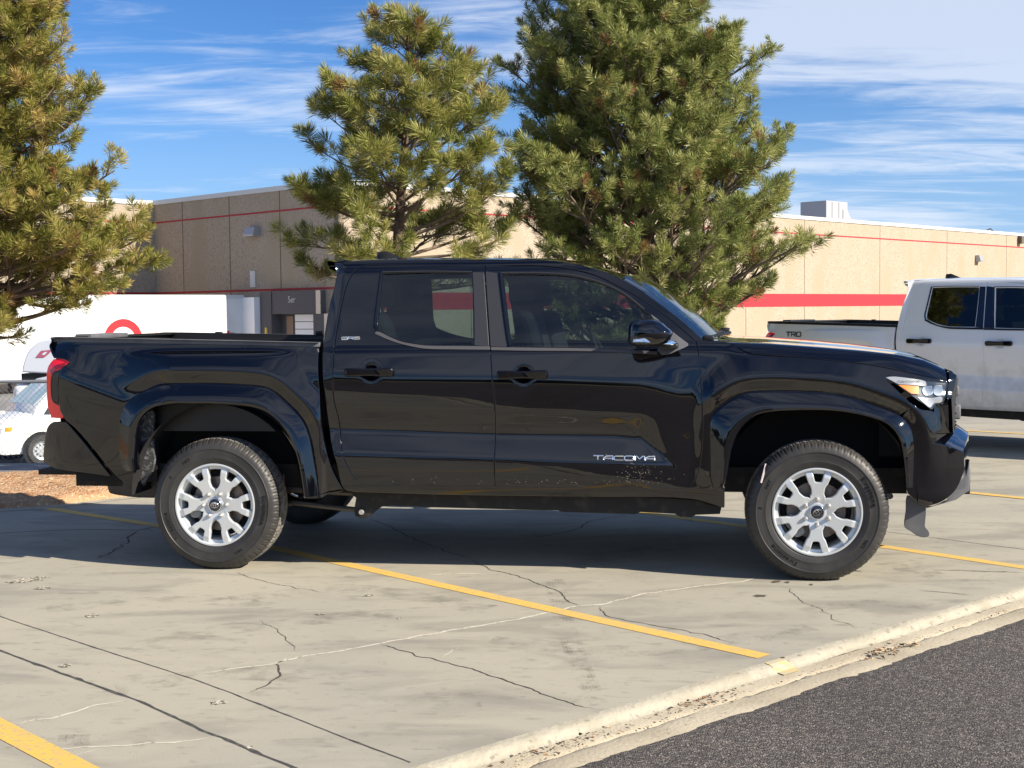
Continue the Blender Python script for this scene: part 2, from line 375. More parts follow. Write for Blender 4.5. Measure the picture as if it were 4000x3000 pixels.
# lower access road on the left
m_lr = mat('access_road_asphalt', (.20, .20, .20), .9, noise=(.8, (.15, .15, .155), .4, .7, 6))
X_ = np.linspace(-90, 1, 34); Y_ = np.concatenate([np.linspace(12.4, 19, 10), np.linspace(20, 140, 30)])
V = [(x, y, float(G(x, y)) + .012) for x in X_ for y in Y_]; k = len(Y_)
tag(mesh('access_road', V, [(i * k + j, (i + 1) * k + j, (i + 1) * k + j + 1, i * k + j + 1) for i in range(len(X_) - 1) for j in range(k - 1)], m_lr), kind='structure')
# mulch strip with the pines
m_mul = mat('mulch', (.44, .27, .15), .95, bump=(55, .8, .03), noise=(7, (.33, .16, .075), .48, .66, 8), noise2=(34, (.66, .46, .28), .54, .66, 6))
mp_ = [at_g(*p)[:2] for p in ((0, 1990), (158, 1981), (316, 1963), (479, 1943))]
dm = mp_[3] - mp_[0]; dm /= np.linalg.norm(dm)
near_ = [mp_[0] - dm * 14] + mp_ + [mp_[3] + dm * 2.5, mp_[3] + dm * 4.0 + np.array([.3, .5])]
ends = [(1.2, 14.2), (1.4, 15.6)]
V = []; Fc = []; NM = 160; nr = spline([tuple(p) for p in near_], .12, False)
for i, p in enumerate(nr):
    fy = 12.35
    for j in range(40):
        a = j / 39; y = p[1] + (fy - p[1]) * a + .0; x = p[0] + .4 * a
        hgt = .045 * min(1, j / 3) + .05 * math.sin(a * math.pi) + rng.normal() * .010
        V.append((x, y, float(G(x, y)) + (max(.02, hgt) + .01 if j else -.03) - (.08 if j == 39 else 0)))
for i in range(len(nr) - 1):
    for j in range(39): Fc.append((i * 40 + j, (i + 1) * 40 + j, (i + 1) * 40 + j + 1, i * 40 + j + 1))
tag(mesh('mulch_bed', V, Fc, m_mul, None, 4), kind='structure')
# light kerb strip round the mulch
q = [tuple(p + np.array([.02, -.04])) for p in near_]
V, Fc = ribbon(q, .16, .003); tag(mesh('mulch_kerb', V, Fc, m_kerb), kind='structure')

# painted lines, joints, cracks
m_yel = mat('yellow_line_paint', (.70, .43, .085), .8, bump=(120, .25, .003), noise=(11, (.56, .39, .13), .42, .68, 9), noise2=(45, (.37, .32, .22), .55, .68, 8))
m_crk = mat('crack_dark', (.06, .052, .042), 1)
m_jnt = mat('joint_sealant', (.05, .048, .046), .8, noise=(30, (.13, .12, .1), .5, .7, 4))
m_lc = mat('crack_filler', (.60, .56, .46), .9, noise=(40, (.2, .17, .13), .55, .68, 5))

def zq(ox, oy, k): return lambda *P: [(ox + k * p[0], oy + k * p[1]) for p in P]
ZA, ZB, ZC, ZU, ZF = zq(0, 2000, .90416), zq(2000, 2000, .90416), zq(0, 1850, .45208), zq(1000, 1900, .90416), zq(3400, 1500, .5425)
def gnd(P): return [at_g(*p)[:2] for p in P]
mb = MB()
for i, P in enumerate((ZA((1088, 136)) + ZB((1088, 625)), [], ZB((1250, 95), (1600, 149), (2212, 240), (2900, 345)), ZC((300, 278), (420, 302), (1340, 447), (2300, 600)), ZU((1600, 100), (1720, 120), (2100, 172), (2700, 260)))):
    if len(P): mb.add(*ribbon(gnd(P), .092, .002, 0))
P = ZA((0, 935), (330, 1106)); a, c = [np.array(x) for x in gnd(P)]; mb.add(*ribbon([a - (c - a) * 4, a, c, c + (c - a) * 1.2], .105, .002))
for P in (ZF((560, 768), (680, 781), (1106, 824), (1500, 860)), ZF((560, 328), (680, 337), (1106, 360), (1500, 384))):
    mb.add(*ribbon(gnd(P), .10, .004))
tag(mb.build('parking_line', m_yel, None, None), kind='structure')
pk = K0 + KS * ((at_z(*ZB((1098, 640))[0]) - K0) @ KS)
V = []; 
for s in (-.05, .06):
    for t_, z in ((.012, -.0005), (.035, -.003), (.052, -.010), (.064, -.020), (.074, -.028), (.11, -.0315)):
        p = pk + KS * s - KT * t_; V.append((p[0], p[1], z + .0035))
tag(mesh('kerb_paint', V, [(j, j + 1, 7 + j, 6 + j) for j in range(5)], mat('worn_yellow', (.52, .40, .17), .8, noise=(22, (.42, .38, .28), .42, .58, 6))), kind='structure')
mbj = MB(); mbj.add(*ribbon(gnd(ZA((-600, 230), (0, 450), (330, 560), (890, 742), (1300, 902), (1812, 1098))), .008, .001, .003, seed=1)); 
mbj.add(*ribbon(gnd(ZA((-600, 380), (0, 600), (500, 782), (640, 836), (800, 908), (930, 965), (1070, 1022), (1270, 1106), (1700, 1260))), .015, .001, .004, seed=2))
mbj.add(*ribbon(gnd(ZC((-300, 530), (0, 515), (350, 497), (620, 486), (1000, 486), (1200, 490), (1340, 462), (2000, 400))), .016, .001, .004, seed=3))
mbj.add(*ribbon(gnd(ZB((1500, 70), (1640, 88), (1900, 122), (2212, 162), (2700, 225))), .007, .001, .003, seed=4))
tag(mbj.build('pavement_joint', m_jnt, None, None), kind='structure')
mbc = MB()
for i, (P, wd) in enumerate((
    (ZA((1178, 655), (1196, 668), (1215, 690), (1190, 728), (1120, 765), (1080, 780)), .012),
    (ZA((1640, 572), (1740, 598), (1830, 630), (2000, 670), (2212, 738)) + ZB((150, 790), (240, 825), (360, 850)), .008),
    (ZA((2030, 200), (2060, 222), (2100, 242), (2212, 270)) + ZB((100, 305), (150, 325), (200, 352), (240, 380), (295, 408)), .008),
    (ZB((375, 408), (398, 430), (400, 448), (600, 487), (800, 525), (960, 565)), .007),
    (ZA((1020, 258), (1100, 290), (1250, 322), (1420, 352)), .005), (ZA((1130, 470), (1200, 520), (1290, 600)), .004),
    (ZB((1180, 320), (1230, 370), (1350, 430), (1400, 470), (1500, 505)), .004), (ZB((1800, 250), (2000, 256), (2212, 262)), .008), (ZB((1750, 340), (2000, 358)), .005),
    (ZC((1200, 490), (1130, 540), (1110, 580), (1070, 612), (960, 682), (830, 738)), .014),
    (ZU((490, 140), (600, 185), (700, 235), (780, 265), (920, 310)), .010), (ZU((1150, 222), (1250, 215), (1380, 185), (1450, 150), (1600, 125)), .012),
    (ZF((560, 1335), (800, 1345), (1106, 1358)), .006), (ZF((330, 1480), (600, 1510), (760, 1530)), .006), (ZF((560, 1045), (800, 1048), (960, 1060)), .004))):
    mbc.add(*ribbon(gnd(P), wd * .8, .0015, .011, seed=20 + i, step=.025, taper=True))
tag(mbc.build('pavement_crack', m_crk, None, None), kind='structure')
mbl = MB()
for i, (P, wd) in enumerate(((ZA((860, 700), (1000, 680), (1180, 655), (1240, 636), (1340, 618), (1640, 570), (1900, 520), (2212, 468)) + ZB((100, 448), (200, 425), (290, 407), (380, 400), (600, 350), (950, 305), (1080, 284)), .015),
    (ZA((50, 920), (150, 900), (250, 885), (400, 840), (545, 815)), .014), (ZA((0, 1018), (150, 1018), (300, 1022), (500, 1010), (750, 995), (940, 968)), .010), (ZA((300, 1060), (430, 1020)), .010), (ZA((1820, 275), (2000, 268), (2180, 270)), .016), (ZA((1190, 652), (1240, 634)), .03),
    (ZA((1900, 640), (1990, 585)), .006))):
    mbl.add(*ribbon(gnd(P), wd, .0012, .010, seed=50 + i, step=.03, taper=True))
tag(mbl.build('filled_crack', m_lc, None, None), kind='structure')
# spalls
m_sp = mat('spalled_concrete', (.55, .50, .40), .95, bump=(70, 1, .02), noise=(45, (.08, .07, .055), .46, .58, 6))
mbs = MB()
for (x, y, a, b_) in ((110, 293, 95, 12), (185, 328, 36, 6), (398, 447, 28, 7), (285, 663, 30, 6), (940, 822, 36, 8), (1590, 360, 22, 4), (1385, 440, 18, 4), (1075, 1016, 14, 8), (1725, 458, 8, 4)):
    P = []
    for k in range(18):
        t_ = 2 * math.pi * k / 18; rr = 1 + .35 * rnd.uniform(-1, 1); P.append(at_g(*ZA((x + a * math.cos(t_) * rr, y + b_ * math.sin(t_) * rr - .1 * a * math.cos(t_)))[0], .0025))
    mbs.add(P, [tuple(range(18))])
tag(mbs.build('pavement_spall', m_sp, None, None), kind='structure')
# oil and tyre stains: soft-edged patches in thin sheets are left to the concrete itself; small dark drips
mbd = MB()
for (x, y, a, b_) in ((1140, 300, 22, 5), (1190, 303, 12, 4), (1292, 313, 9, 4), (1070, 362, 30, 6), (1170, 628, 10, 3)):
    P = [at_g(*ZB((x + a * math.cos(t_) * rnd.uniform(.6, 1.2), y + b_ * math.sin(t_) * rnd.uniform(.6, 1.2)))[0], .0018) for t_ in np.linspace(0, 2 * math.pi, 14, endpoint=False)]
    mbd.add(P, [tuple(range(14))])
tag(mbd.build('oil_spot', mat('oil_stain', (.10, .085, .06), .6), None, None), kind='structure')
# leaf litter and grit in the gutter
r5 = np.random.default_rng(5); V = []; Fc = []; MI = []
def litter(s, t_, n, ss_, st_, size):
    for _ in range(n):
        a, c = s + r5.normal() * ss_, t_ + r5.normal() * st_
        if c < .08: continue
        p = K0 + KS * a - KT * c; z = -.036 + r5.random() * .010; sz = size * r5.uniform(.4, 1.4); th = r5.random() * 6.3; k = len(V)
        for q, e_ in ((0, 1), (1.6, .5), (3.1, 1.1), (4.7, .5)): V.append((p[0] + sz * e_ * math.cos(th + q), p[1] + sz * e_ * math.sin(th + q), z + r5.random() * sz * .9))
        Fc.append((k, k + 1, k + 2, k + 3)); MI.append(int(r5.choice([0, 0, 1, 2], 1)[0]))
def ks(px, py): p = at_z(px, py, -.035) - K0; return p @ KS, -(p @ KT)
for (x, y), n, a, c, sz in (((2030, 400), 190, .22, .035, .014), ((1730, 505), 60, .10, .02, .007), ((1470, 575), 90, .18, .03, .012), ((1640, 605), 60, .10, .03, .013), ((780, 810), 260, .11, .05, .008), ((860, 770), 120, .3, .02, .007), ((290, 940), 110, .12, .03, .009), ((120, 1010), 420, .28, .045, .007), ((600, 855), 60, .2, .03, .007), ((1350, 630), 60, .4, .02, .007), ((1690, 458), 20, .05, .02, .01)):
    s_, t_ = ks(*ZB((x, y))[0]); litter(s_, t_, n, a, c, sz)
for s_ in np.arange(-2, 12, .12): litter(s_, w1g + r5.normal() * .01, 5, .05, .012, .006)
o = mesh('leaf_litter', V, Fc, mat('litter_dark', (.07, .045, .03), .9)); o.data.materials.append(mat('litter_brown', (.26, .13, .06), .9)); o.data.materials.append(mat('litter_tan', (.48, .34, .2), .9)); o.data.polygons.foreach_set('material_index', MI)
tag(o, 'scattered dry leaves and grit lying in the concrete gutter', 'leaves', kind='stuff')
# unseen roadside strips added for reflection bands in the paint: kerb, line, dry verge
for nm, t0_, t1_, m_, z_ in (('reflection_kerb', 11.0, 11.5, m_kerb, .05), ('reflection_verge', 11.5, 32, mat('reflection_grass', (.33, .27, .14), .95, noise=(2, (.20, .17, .08), .4, .6, 6)), .04), ('reflection_line', 6.0, 6.12, m_yel, -.012)):
    V = []
    for s in (-110, 110):
        for t_ in (t0_, t1_): p = K0 + KS * s - KT * t_; V.append((p[0], p[1], z_))
    tag(mesh(nm, V, [(0, 1, 3, 2)], m_), kind='structure')
# unseen dark ridge put behind the camera to band the paint's reflections
m_rg = mat('added_ridge', (.035, .045, .03), .95, noise=(.08, (.10, .09, .07), .45, .6, 5))
V = []; Fc = []; n = 140
for i in range(n):
    x = -260 + 520 * i / (n - 1); h = 3.4 + 1.5 * math.sin(i * .9) + 1.2 * rnd.random() + 1.6 * math.sin(i * .23)
    yb = -62 - .001 * x * x * .3
    V += [(x, yb + 4, -.3), (x, yb + 2, h * .8), (x, yb - 2, h), (x, yb - 8, -.3)]
for i in range(n - 1):
    for j in range(3): Fc.append((4 * i + j, 4 * i + j + 1, 4 * i + 5 + j, 4 * i + 4 + j))
tag(mesh('reflection_ridge', V, Fc, m_rg, None, 4), kind='structure')

# faint rubber scuffs
m_tm = bpy.data.materials.new('tyre_scuff'); m_tm.use_nodes = True; t = m_tm.node_tree; b = t.nodes['Principled BSDF']; b.inputs['Base Color'].default_value = (.07, .062, .055, 1); b.inputs['Roughness'].default_value = .9
tc = t.nodes.new('ShaderNodeTexCoord'); n_ = t.nodes.new('ShaderNodeTexNoise'); n_.inputs['Scale'].default_value = 7; n_.inputs['Detail'].default_value = 8; n_.inputs['Roughness'].default_value = .7; t.links.new(tc.outputs['Object'], n_.inputs['Vector'])
r_ = t.nodes.new('ShaderNodeMapRange'); r_.inputs[1].default_value = .47; r_.inputs[2].default_value = .72; r_.inputs[3].default_value = 0; r_.inputs[4].default_value = .26; t.links.new(n_.outputs[0], r_.inputs[0]); t.links.new(r_.outputs[0], b.inputs['Alpha'])
mbt = MB()
for k in range(5):
    x0 = 1850 + 42 * k; mbt.add(*ribbon(gnd(ZA((x0, 780), (x0 + 30, 812), (x0 + 46, 845))), .035, .0008))
for k in range(4):
    x0 = 275 + 32 * k; mbt.add(*ribbon(gnd(ZA((x0, 962), (x0 - 8, 985), (x0 + 4, 1010))), .03, .0008))
for k in range(6):
    d_ = k * 14; mbt.add(*ribbon(gnd(ZB((150 + d_, 290), (190 + d_, 470), (250 + d_, 640), (340 + d_, 840))), .022, .0008))
for P, wd in ((ZB((1250, 430), (1500, 395), (1800, 410), (2100, 480)), .16), (ZB((1650, 215), (1720, 262), (1850, 285)), .10), (ZF((330, 1250), (400, 1330), (560, 1400), (900, 1430)), .10), (ZA((560, 600), (900, 520), (1300, 470), (1700, 440)), .22), (ZA((1000, 380), (1500, 330), (2100, 420)), .20), (ZB((-100, 560), (500, 600), (900, 560), (1300, 500)), .20), (ZA((200, 420), (700, 380), (1200, 400)), .18), (ZA((500, 760), (1000, 700), (1500, 720)), .20)):
    mbt.add(*ribbon(gnd(P), wd, .0006))
tag(mbt.build('tyre_mark', m_tm, None, None), kind='structure')
# ================================================================== the pickup (local frame: x forward from the rear axle, y away from the camera, z up)
TH = .14688; TO = np.array([-1.7048, 7.638, 0.0])
TU = np.array([math.cos(TH), -math.sin(TH), 0]); TV = np.array([math.sin(TH), math.cos(TH), 0])
WID = 1.93
def S(px, py, v):
    """picture point -> (u, w) on the lengthwise plane y = v of the truck"""
    d = ray(px, py); o = np.array([0, 0, CAM_H]) - TO
    t = (v - o @ TV) / (d @ TV); p = o + d * t
    return p @ TU, p[2]
def zz_(ox, oy, k): return lambda *P: [((ox + k * p[0]), (oy + k * p[1])) + tuple(p[2:]) for p in P]
Z1 = zz_(100, 1200, .66293); Z2 = zz_(1200, 950, .66293); Z3 = zz_(2500, 1150, .72314); Z5 = zz_(0, 1250, .48220)
Z7 = zz_(3400, 1300, .48232); Z8 = zz_(3300, 1380, .44610); ZM = zz_(2350, 1150, .24108); ZT = zz_(2200, 1650, .22604); ZQ = zz_(1250, 1250, .29385)
def flat(P, v): return np.array([S(p[0], p[1], v) for p in P])

# ---- the side skin as a height map v = F(u, w)
U0_, W0_, ST = -1.3, .05, .005
NU, NW = 1180, 390
us = U0_ + ST * np.arange(NU); ws = W0_ + ST * np.arange(NW)
def poly(P, v=.08):
    a = flat(P, v); a = a[np.argsort(a[:, 0])]; return a
pS = poly(Z1((1750, 395)) + Z2((155, 757), (500, 768), (1080, 776), (1500, 783), (1960, 800)) + ZM((900, 1420), (1300, 1550)))
pP = poly(Z2((215, 1100), (1105, 1130), (1960, 1145)) + ZT((900, 250), (1300, 290), (1500, 400), (2020, 830)))
pB = poly(Z2((240, 1240), (1105, 1265)) + ZT((0, 665), (1800, 712), (2020, 832)))
uD0 = S(1342, 1700, .08)[0]; uD1 = pP[-1, 0]
uCab = S(1262, 1500, .08)[0]; uF = S(2712, 1600, .08)[0]
H = np.zeros((NU, NW))
pHC = poly(Z3((0, 300), (300, 300), (520, 322), (1000, 362), (1300, 392), (1650, 466)), .1)      # fender crest under the bonnet
for i, u in enumerate(us):
    wS = np.interp(u, pS[:, 0], pS[:, 1]); wp = np.interp(u, pP[:, 0], pP[:, 1]); wb = np.interp(u, pB[:, 0], pB[:, 1])
    A = np.clip((u - (uD0 - .22)) / .16, 0, 1) * np.clip((uD1 + .01 - u) / .03, 0, 1)
    wp = max(wp, wb + .004); wS = max(wS, wp + .27); eA = A * min(1, (wp - wb) / .1)
    e_ = np.clip((u - (uD1 - .32)) / .32, 0, 1); e_ = e_ * e_ * (3 - 2 * e_); vb = .058 + .018 * e_; vp = vb + .36 * (wp - wb) * A + .012 * (1 - A) * (1 - e_)
    tf = np.clip((u - 2.3) / .7, 0, 1); tf = tf * tf * (3 - 2 * tf); tb = np.clip((uCab - u) / .2 + .3, 0, 1)
    kw = [.10, .30, .36, .42, .47, wb - .10, wb, wp, wp + .06, wS - .20, wS - .11, wS - .04, wS, 1.235, 1.262, 1.69, 1.725, 1.752, 1.775, 1.80, 1.9]
    kv = [.40, .25, .17, .095, .070 + .006 * e_, .060 + .014 * e_, vb, vp, max(vp - .010 * eA, .077), .077, .0715, .0700, .0725, .110, .127, .288, .303, .322, .352, .42, .95]
    kw = np.array(kw); kv = np.array(kv)
    o = np.argsort(kw); door = np.interp(ws, kw[o], kv[o])
    wc = np.interp(u, pHC[:, 0], pHC[:, 1])
    fen = np.interp(ws, [.1, .45, .6, .8, 1.0, wc - .10, wc - .02, wc, wc + .05, wc + .12, wc + .3], [.16, .07, .066, .072, .070, .078, .090, .096, .130, .19, .40])
    ck = np.interp(u, [-1.0, -.55, -.35, .0], [1.12, .955, 1.0, 1.07])
    bed = np.interp(ws, [.1, .30, .45, .6, ck - .22, ck - .08, ck - .01, ck + .01, ck + .07, 1.25, 1.30], [.34, .22, .150, .122, .092, .076, .070, .070, .079, .112, .125])
    c = door * (1 - tf) + fen * tf
    c = np.where(ws > 1.24, door * (1 - tf * .3) + .0 * fen + tf * .3 * door, c) if u < 2.9 else c
    c = c * (1 - tb) + bed * tb
    H[i] = c
UU, WW = np.meshgrid(us, ws, indexing='ij')
# wheel arches: flare outlines
fo_r = Z1((590, 962, 1), (556, 905), (551, 720), (562, 625), (592, 560), (690, 495), (790, 452), (900, 447), (1100, 447), (1350, 460), (1440, 480), (1530, 548), (1630, 655), (1676, 760), (1703, 900), (1722, 1010), (1735, 1108, 1))
fi_r = Z1((650, 962, 1), (648, 900), (655, 800), (672, 680), (745, 600), (858, 573), (1000, 570), (1110, 571), (1330, 590), (1440, 632), (1530, 725), (1590, 850), (1620, 970), (1643, 1120, 1))
fo_f = Z3((390, 1041, 1), (374, 970), (375, 700), (402, 635), (525, 545), (640, 521), (900, 525), (1100, 546), (1250, 590), (1400, 650), (1462, 715), (1482, 800), (1480, 920), (1474, 1041, 1))
fi_f = Z3((452, 1041, 1), (470, 985), (500, 830), (540, 735), (618, 662), (700, 638), (860, 628), (1040, 630), (1200, 655), (1330, 700), (1395, 775), (1422, 890), (1436, 1041, 1))
FOR, FIR, FOF, FIF = [spline([tuple(S(p[0], p[1], v)) + tuple(p[2:]) for p in q], .012, False) for q, v in ((fo_r, .06), (fi_r, .02), (fo_f, .06), (fi_f, .02))]
def segdist(X, Y, P):
    d = np.full(X.shape, 9.)
    for a, b in zip(P[:-1], P[1:]):
        ab = b - a; l2 = ab @ ab + 1e-12
        t = np.clip(((X - a[0]) * ab[0] + (Y - a[1]) * ab[1]) / l2, 0, 1)
        d = np.minimum(d, (X - a[0] - t * ab[0]) ** 2 + (Y - a[1] - t * ab[1]) ** 2)
    return np.sqrt(d)
pts = np.stack([UU.ravel(), WW.ravel()], 1)
for FO, hub, a0, a1, a2 in ((FOR, 0.0, 0, 112, 140), (FOF, 3.35, 28, 180, 200)):
    d = segdist(UU, WW, FO[::2])
    Q = np.concatenate([FO, [[FO[-1, 0], .05], [FO[0, 0], .05]]]); ins = inside(pts, Q).reshape(UU.shape); d = np.where(ins, 0, d)
    ang = np.degrees(np.arctan2(WW - .55, UU - hub)); ang = np.where(ang < -90, ang + 360, ang)
    Am = np.clip((a2 - ang) / (a2 - a1), 0, 1) * np.clip((ang - (a0 - 45)) / 25, 0, 1)
    if hub < 1: Am = Am * np.clip((uCab + .015 - UU) / .03, 0, 1)
    if hub > 1: Am = Am * np.clip((UU - (FO[0, 0] - .10)) / .10, 0, 1) * np.clip((WW - .5) / .25, 0, 1)
    vb = np.interp(d, [0, .07, .078, .30, .5], [.056, .030, .030, .13, .2])
    H = np.where((WW < 1.24), np.minimum(H, H - Am * np.maximum(H - vb, 0)), H)
# handle cups
for cx, cy in Z2((374, 762), (1274, 776)):
    a = S(cx, cy, .075); q = np.sqrt(((UU - a[0]) / .054) ** 2 + ((WW - a[1]) / .052) ** 2)
    H += .020 * np.clip((.92 - q) / .35, 0, 1) ** .8 * (q < .92)
# corner rounding in plan
H += 1.0 * np.maximum(UU - 3.80, 0) ** 2 + .9 * np.maximum(-.82 - UU, 0) ** 2
def blur(a, s):
    r = int(3 * s + 1); k = np.exp(-.5 * (np.arange(-r, r + 1) / s) ** 2); k /= k.sum()
    p = np.pad(a, r, mode='edge'); b = sum(k[i] * p[i:i + a.shape[0], :] for i in range(2 * r + 1))
    return sum(k[i] * b[:, i:i + a.shape[1]] for i in range(2 * r + 1))
H = blur(H, 2.0); GU, GW = np.gradient(H, ST)
def samp(Aa, u, w):
    x = np.clip((np.asarray(u) - U0_) / ST, 0, NU - 1.001); y = np.clip((np.asarray(w) - W0_) / ST, 0, NW - 1.001)
    i = x.astype(int); j = y.astype(int); a = x - i; b = y - j
    return Aa[i, j] * (1 - a) * (1 - b) + Aa[i + 1, j] * a * (1 - b) + Aa[i, j + 1] * (1 - a) * b + Aa[i + 1, j + 1] * a * b
def Fv(u, w): return samp(H, u, w)
def onskin(P, dv=0.0):
    """picture points -> (u, w) on the skin"""
    out = []
    for p in P:
        v = .08
        for _ in range(7):
            a = S(p[0], p[1], v + dv); v = .5 * v + .5 * float(Fv(a[0], a[1]))
        out.append((a[0], a[1]) + tuple(p[2:]))
    return out

def mirror_mesh(me, wid=WID):
    m2 = me.copy()
    n = len(me.vertices); c = np.zeros(n * 3); me.vertices.foreach_get('co', c); c = c.reshape(-1, 3); c[:, 1] = wid - c[:, 1]
    m2.vertices.foreach_set('co', c.ravel())
    nn = np.zeros(len(me.loops) * 3); has = me.has_custom_normals
    m2.flip_normals()
    return m2, c
def panel(name, loop, mat_, parent, holes=(), dv=0.0, grid=.016, lip=.022, mirror=True, rad=.005, step=.012, raw=False, holelip=None, rot=0):
    """a pressed skin panel following F, with rounded, returned edges; loop in (u, w)"""
    q0 = loop if raw else spline(loop, step)
    if area2(q0) < 0: q0 = q0[::-1]
    hs = []
    for h in holes:
        q = h if raw else spline(h, step)
        if area2(q) > 0: q = q[::-1]
        hs.append(q)
    V2, T = triang([q0] + [h[::-1] for h in hs], grid)
    v = Fv(V2[:, 0], V2[:, 1]) + dv; gu = samp(GU, V2[:, 0], V2[:, 1]); gw = samp(GW, V2[:, 0], V2[:, 1])
    nr = np.stack([gu, -np.ones_like(gu), gw], 1); nr /= np.linalg.norm(nr, axis=1)[:, None]
    V = [np.stack([V2[:, 0], v, V2[:, 1]], 1)]; NN = [nr]; Fc = [tuple(t[::-1]) if False else tuple(t) for t in T]
    base = len(V2)
    for q in [q0] + hs:
        m = onorm(q)
        if q is q0 or True:
            pass
        m3 = np.stack([m[:, 0], 0 * m[:, 0], m[:, 1]], 1)
        vv = Fv(q[:, 0], q[:, 1]) + dv; a = samp(GU, q[:, 0], q[:, 1]); b = samp(GW, q[:, 0], q[:, 1])
        n0 = np.stack([a, -np.ones_like(a), b], 1); n0 /= np.linalg.norm(n0, axis=1)[:, None]
        P0 = np.stack([q[:, 0], vv, q[:, 1]], 1)
        rings = [(P0, n0)]
        for t in (.5, 1.0):
            th = t * math.pi / 2
            P = P0 + m3 * rad * math.sin(th) - n0 * rad * (1 - math.cos(th)); nn = n0 * math.cos(th) + m3 * math.sin(th)
            rings.append((P, nn / np.linalg.norm(nn, axis=1)[:, None]))
        P = rings[-1][0] + np.array([0, 1, 0]) * (lip); rings.append((P, m3))
        n = len(q)
        for P, nn in rings: V.append(P); NN.append(nn)
        for r in range(3):
            for k in range(n):
                k2 = (k + 1) % n; i0 = base + r * n; i1 = i0 + n
                Fc.append((i0 + k, i1 + k, i1 + k2, i0 + k2))
        base += 4 * n
    V = np.concatenate(V); NN = np.concatenate(NN)
    outs = []
    for side in ((0, 1) if mirror else (0,)):
        VV = V.copy(); nn = NN.copy(); FF = Fc
        if side: VV[:, 1] = WID - VV[:, 1]; nn[:, 1] *= -1; FF = [f[::-1] for f in Fc]
        me = bpy.data.meshes.new(name); me.from_pydata(VV.tolist(), [], FF); me.update(); me.shade_smooth()
        me.normals_split_custom_set_from_vertices(nn.tolist())
        outs.append(link(name, me, mat_, parent))
    return outs
def sheet(name, loop, mat_, parent, dv, thick=.006, mirror=True, step=.01, grid=.03, rad=.0015, holes=()):
    return panel(name, loop, mat_, parent, dv=dv, lip=thick, mirror=mirror, step=step, grid=grid, rad=rad, holes=holes)
def plate(loop, thick, bev, f):
    """prism of a 2-D loop with a rounded front rim; f maps (x, y, depth) to 3-D"""
    q = np.asarray(loop)
    if area2(q) < 0: q = q[::-1]
    m = onorm(q); V2, T = triang([q - m * bev], 0)
    V = [f(a[0], a[1], 0) for a in V2]; Fc = [tuple(t) for t in T]; b = len(V); n = len(q)
    for k, (off, dep) in enumerate(((-bev, 0), (-bev * .3, bev * .3), (0, bev), (0, thick))):
        V += [f(*(q[i] + m[i] * off), dep) for i in range(n)]
    for r in range(3):
        for k in range(n): k2 = (k + 1) % n; Fc.append((b + r * n + k, b + (r + 1) * n + k, b + (r + 1) * n + k2, b + r * n + k2))
    return V, Fc

MT = dict(
    paint=mat('black_paint', (.0018, .002, .004), .04, 0, .30, 1.0, .006),
    handle=mat('handle_gloss', (.003, .003, .005), .3, 0, .0, 1.0, .01),
    trim=mat('black_plastic', (.012, .012, .013), .42, bump=(900, .12, .001)),
    gtrim=mat('grey_plastic', (.095, .10, .115), .62, bump=(700, .2, .001), noise=(9, (.15, .15, .155), .4, .8, 5)),
    pillar=mat('matte_pillar_film', (.03, .031, .036), .38),
    belt=mat('belt_moulding', (.075, .072, .078), .45),
    dark=mat('underbody', (.012, .011, .010), .75, noise=(14, (.05, .042, .033), .52, .8, 6)),
    liner=mat('wheelhouse_liner', (.008, .008, .009), .85),
    mud=mat('dried_mud', (.06, .062, .065), .85, noise=(60, (.22, .23, .24), .5, .66, 8), bump=(120, .8, .006)),
    glass=glass_mat('tinted_glass', (.32, .40, .40), 0, 1.5),
    wind=glass_mat('windscreen_glass', (.72, .82, .80), 0, 1.55),
    black=mat('cabin_black', (.012, .012, .014), .75),
    chrome=mat('chrome', (.85, .87, .9), .10, 1),
    alloy=mat('alloy_silver', (.60, .63, .65), .30, .35, .5, .6, .08),
    alloyd=mat('alloy_barrel', (.42, .45, .47), .38, .5),
    tyre=mat('tyre_rubber', (.026, .025, .025), .5, bump=(260, .15, .001), noise=(7, (.046, .043, .041), .42, .7, 6)),
    tread=mat('tread_dust', (.17, .16, .145), .9, noise=(30, (.07, .067, .062), .42, .65, 6)),
    disc=mat('brake_disc', (.23, .20, .18), .45, .6, noise=(25, (.16, .08, .05), .5, .7, 5)),
    caliper=mat('caliper_grey', (.30, .31, .32), .5, .3),
    nut=mat('wheel_nut', (.55, .53, .51), .35, .6),
    capm=mat('cap_black', (.008, .009, .02), .12, 0, .5, 1),
    red=mat('tail_red', (.62, .012, .02), .12, 0, .5, 1, emit=(.9, .01, .02, .10)),
    redd=mat('tail_deep_red', (.22, .004, .010), .12, 0, .5, 1),
    amber=mat('amber_lens', (.95, .27, .01), .4),
    silver=mat('lamp_silver', (.34, .35, .37), .35, .1),
    lampdark=mat('lamp_dark', (.05, .055, .06), .2, .5),
    proj=mat('projector_lens', (.20, .23, .28), .25, .6),
    clear=glass_mat('clear_lens', (.93, .95, .97), .0, 1.5),
    skid=mat('skid_silver', (.24, .245, .26), .4, .3),
    badge=mat('badge_chrome', (.80, .86, .95), .18, .9),
    steel=mat('bare_steel', (.10, .09, .08), .5, .6, noise=(20, (.10, .055, .03), .5, .7, 5)),
)
truck = empty('pickup_truck', TO, -TH)
tag(truck, 'glossy black crew cab pickup truck with silver wheels parked in the foreground', 'truck')
T = truck
FWD = {}
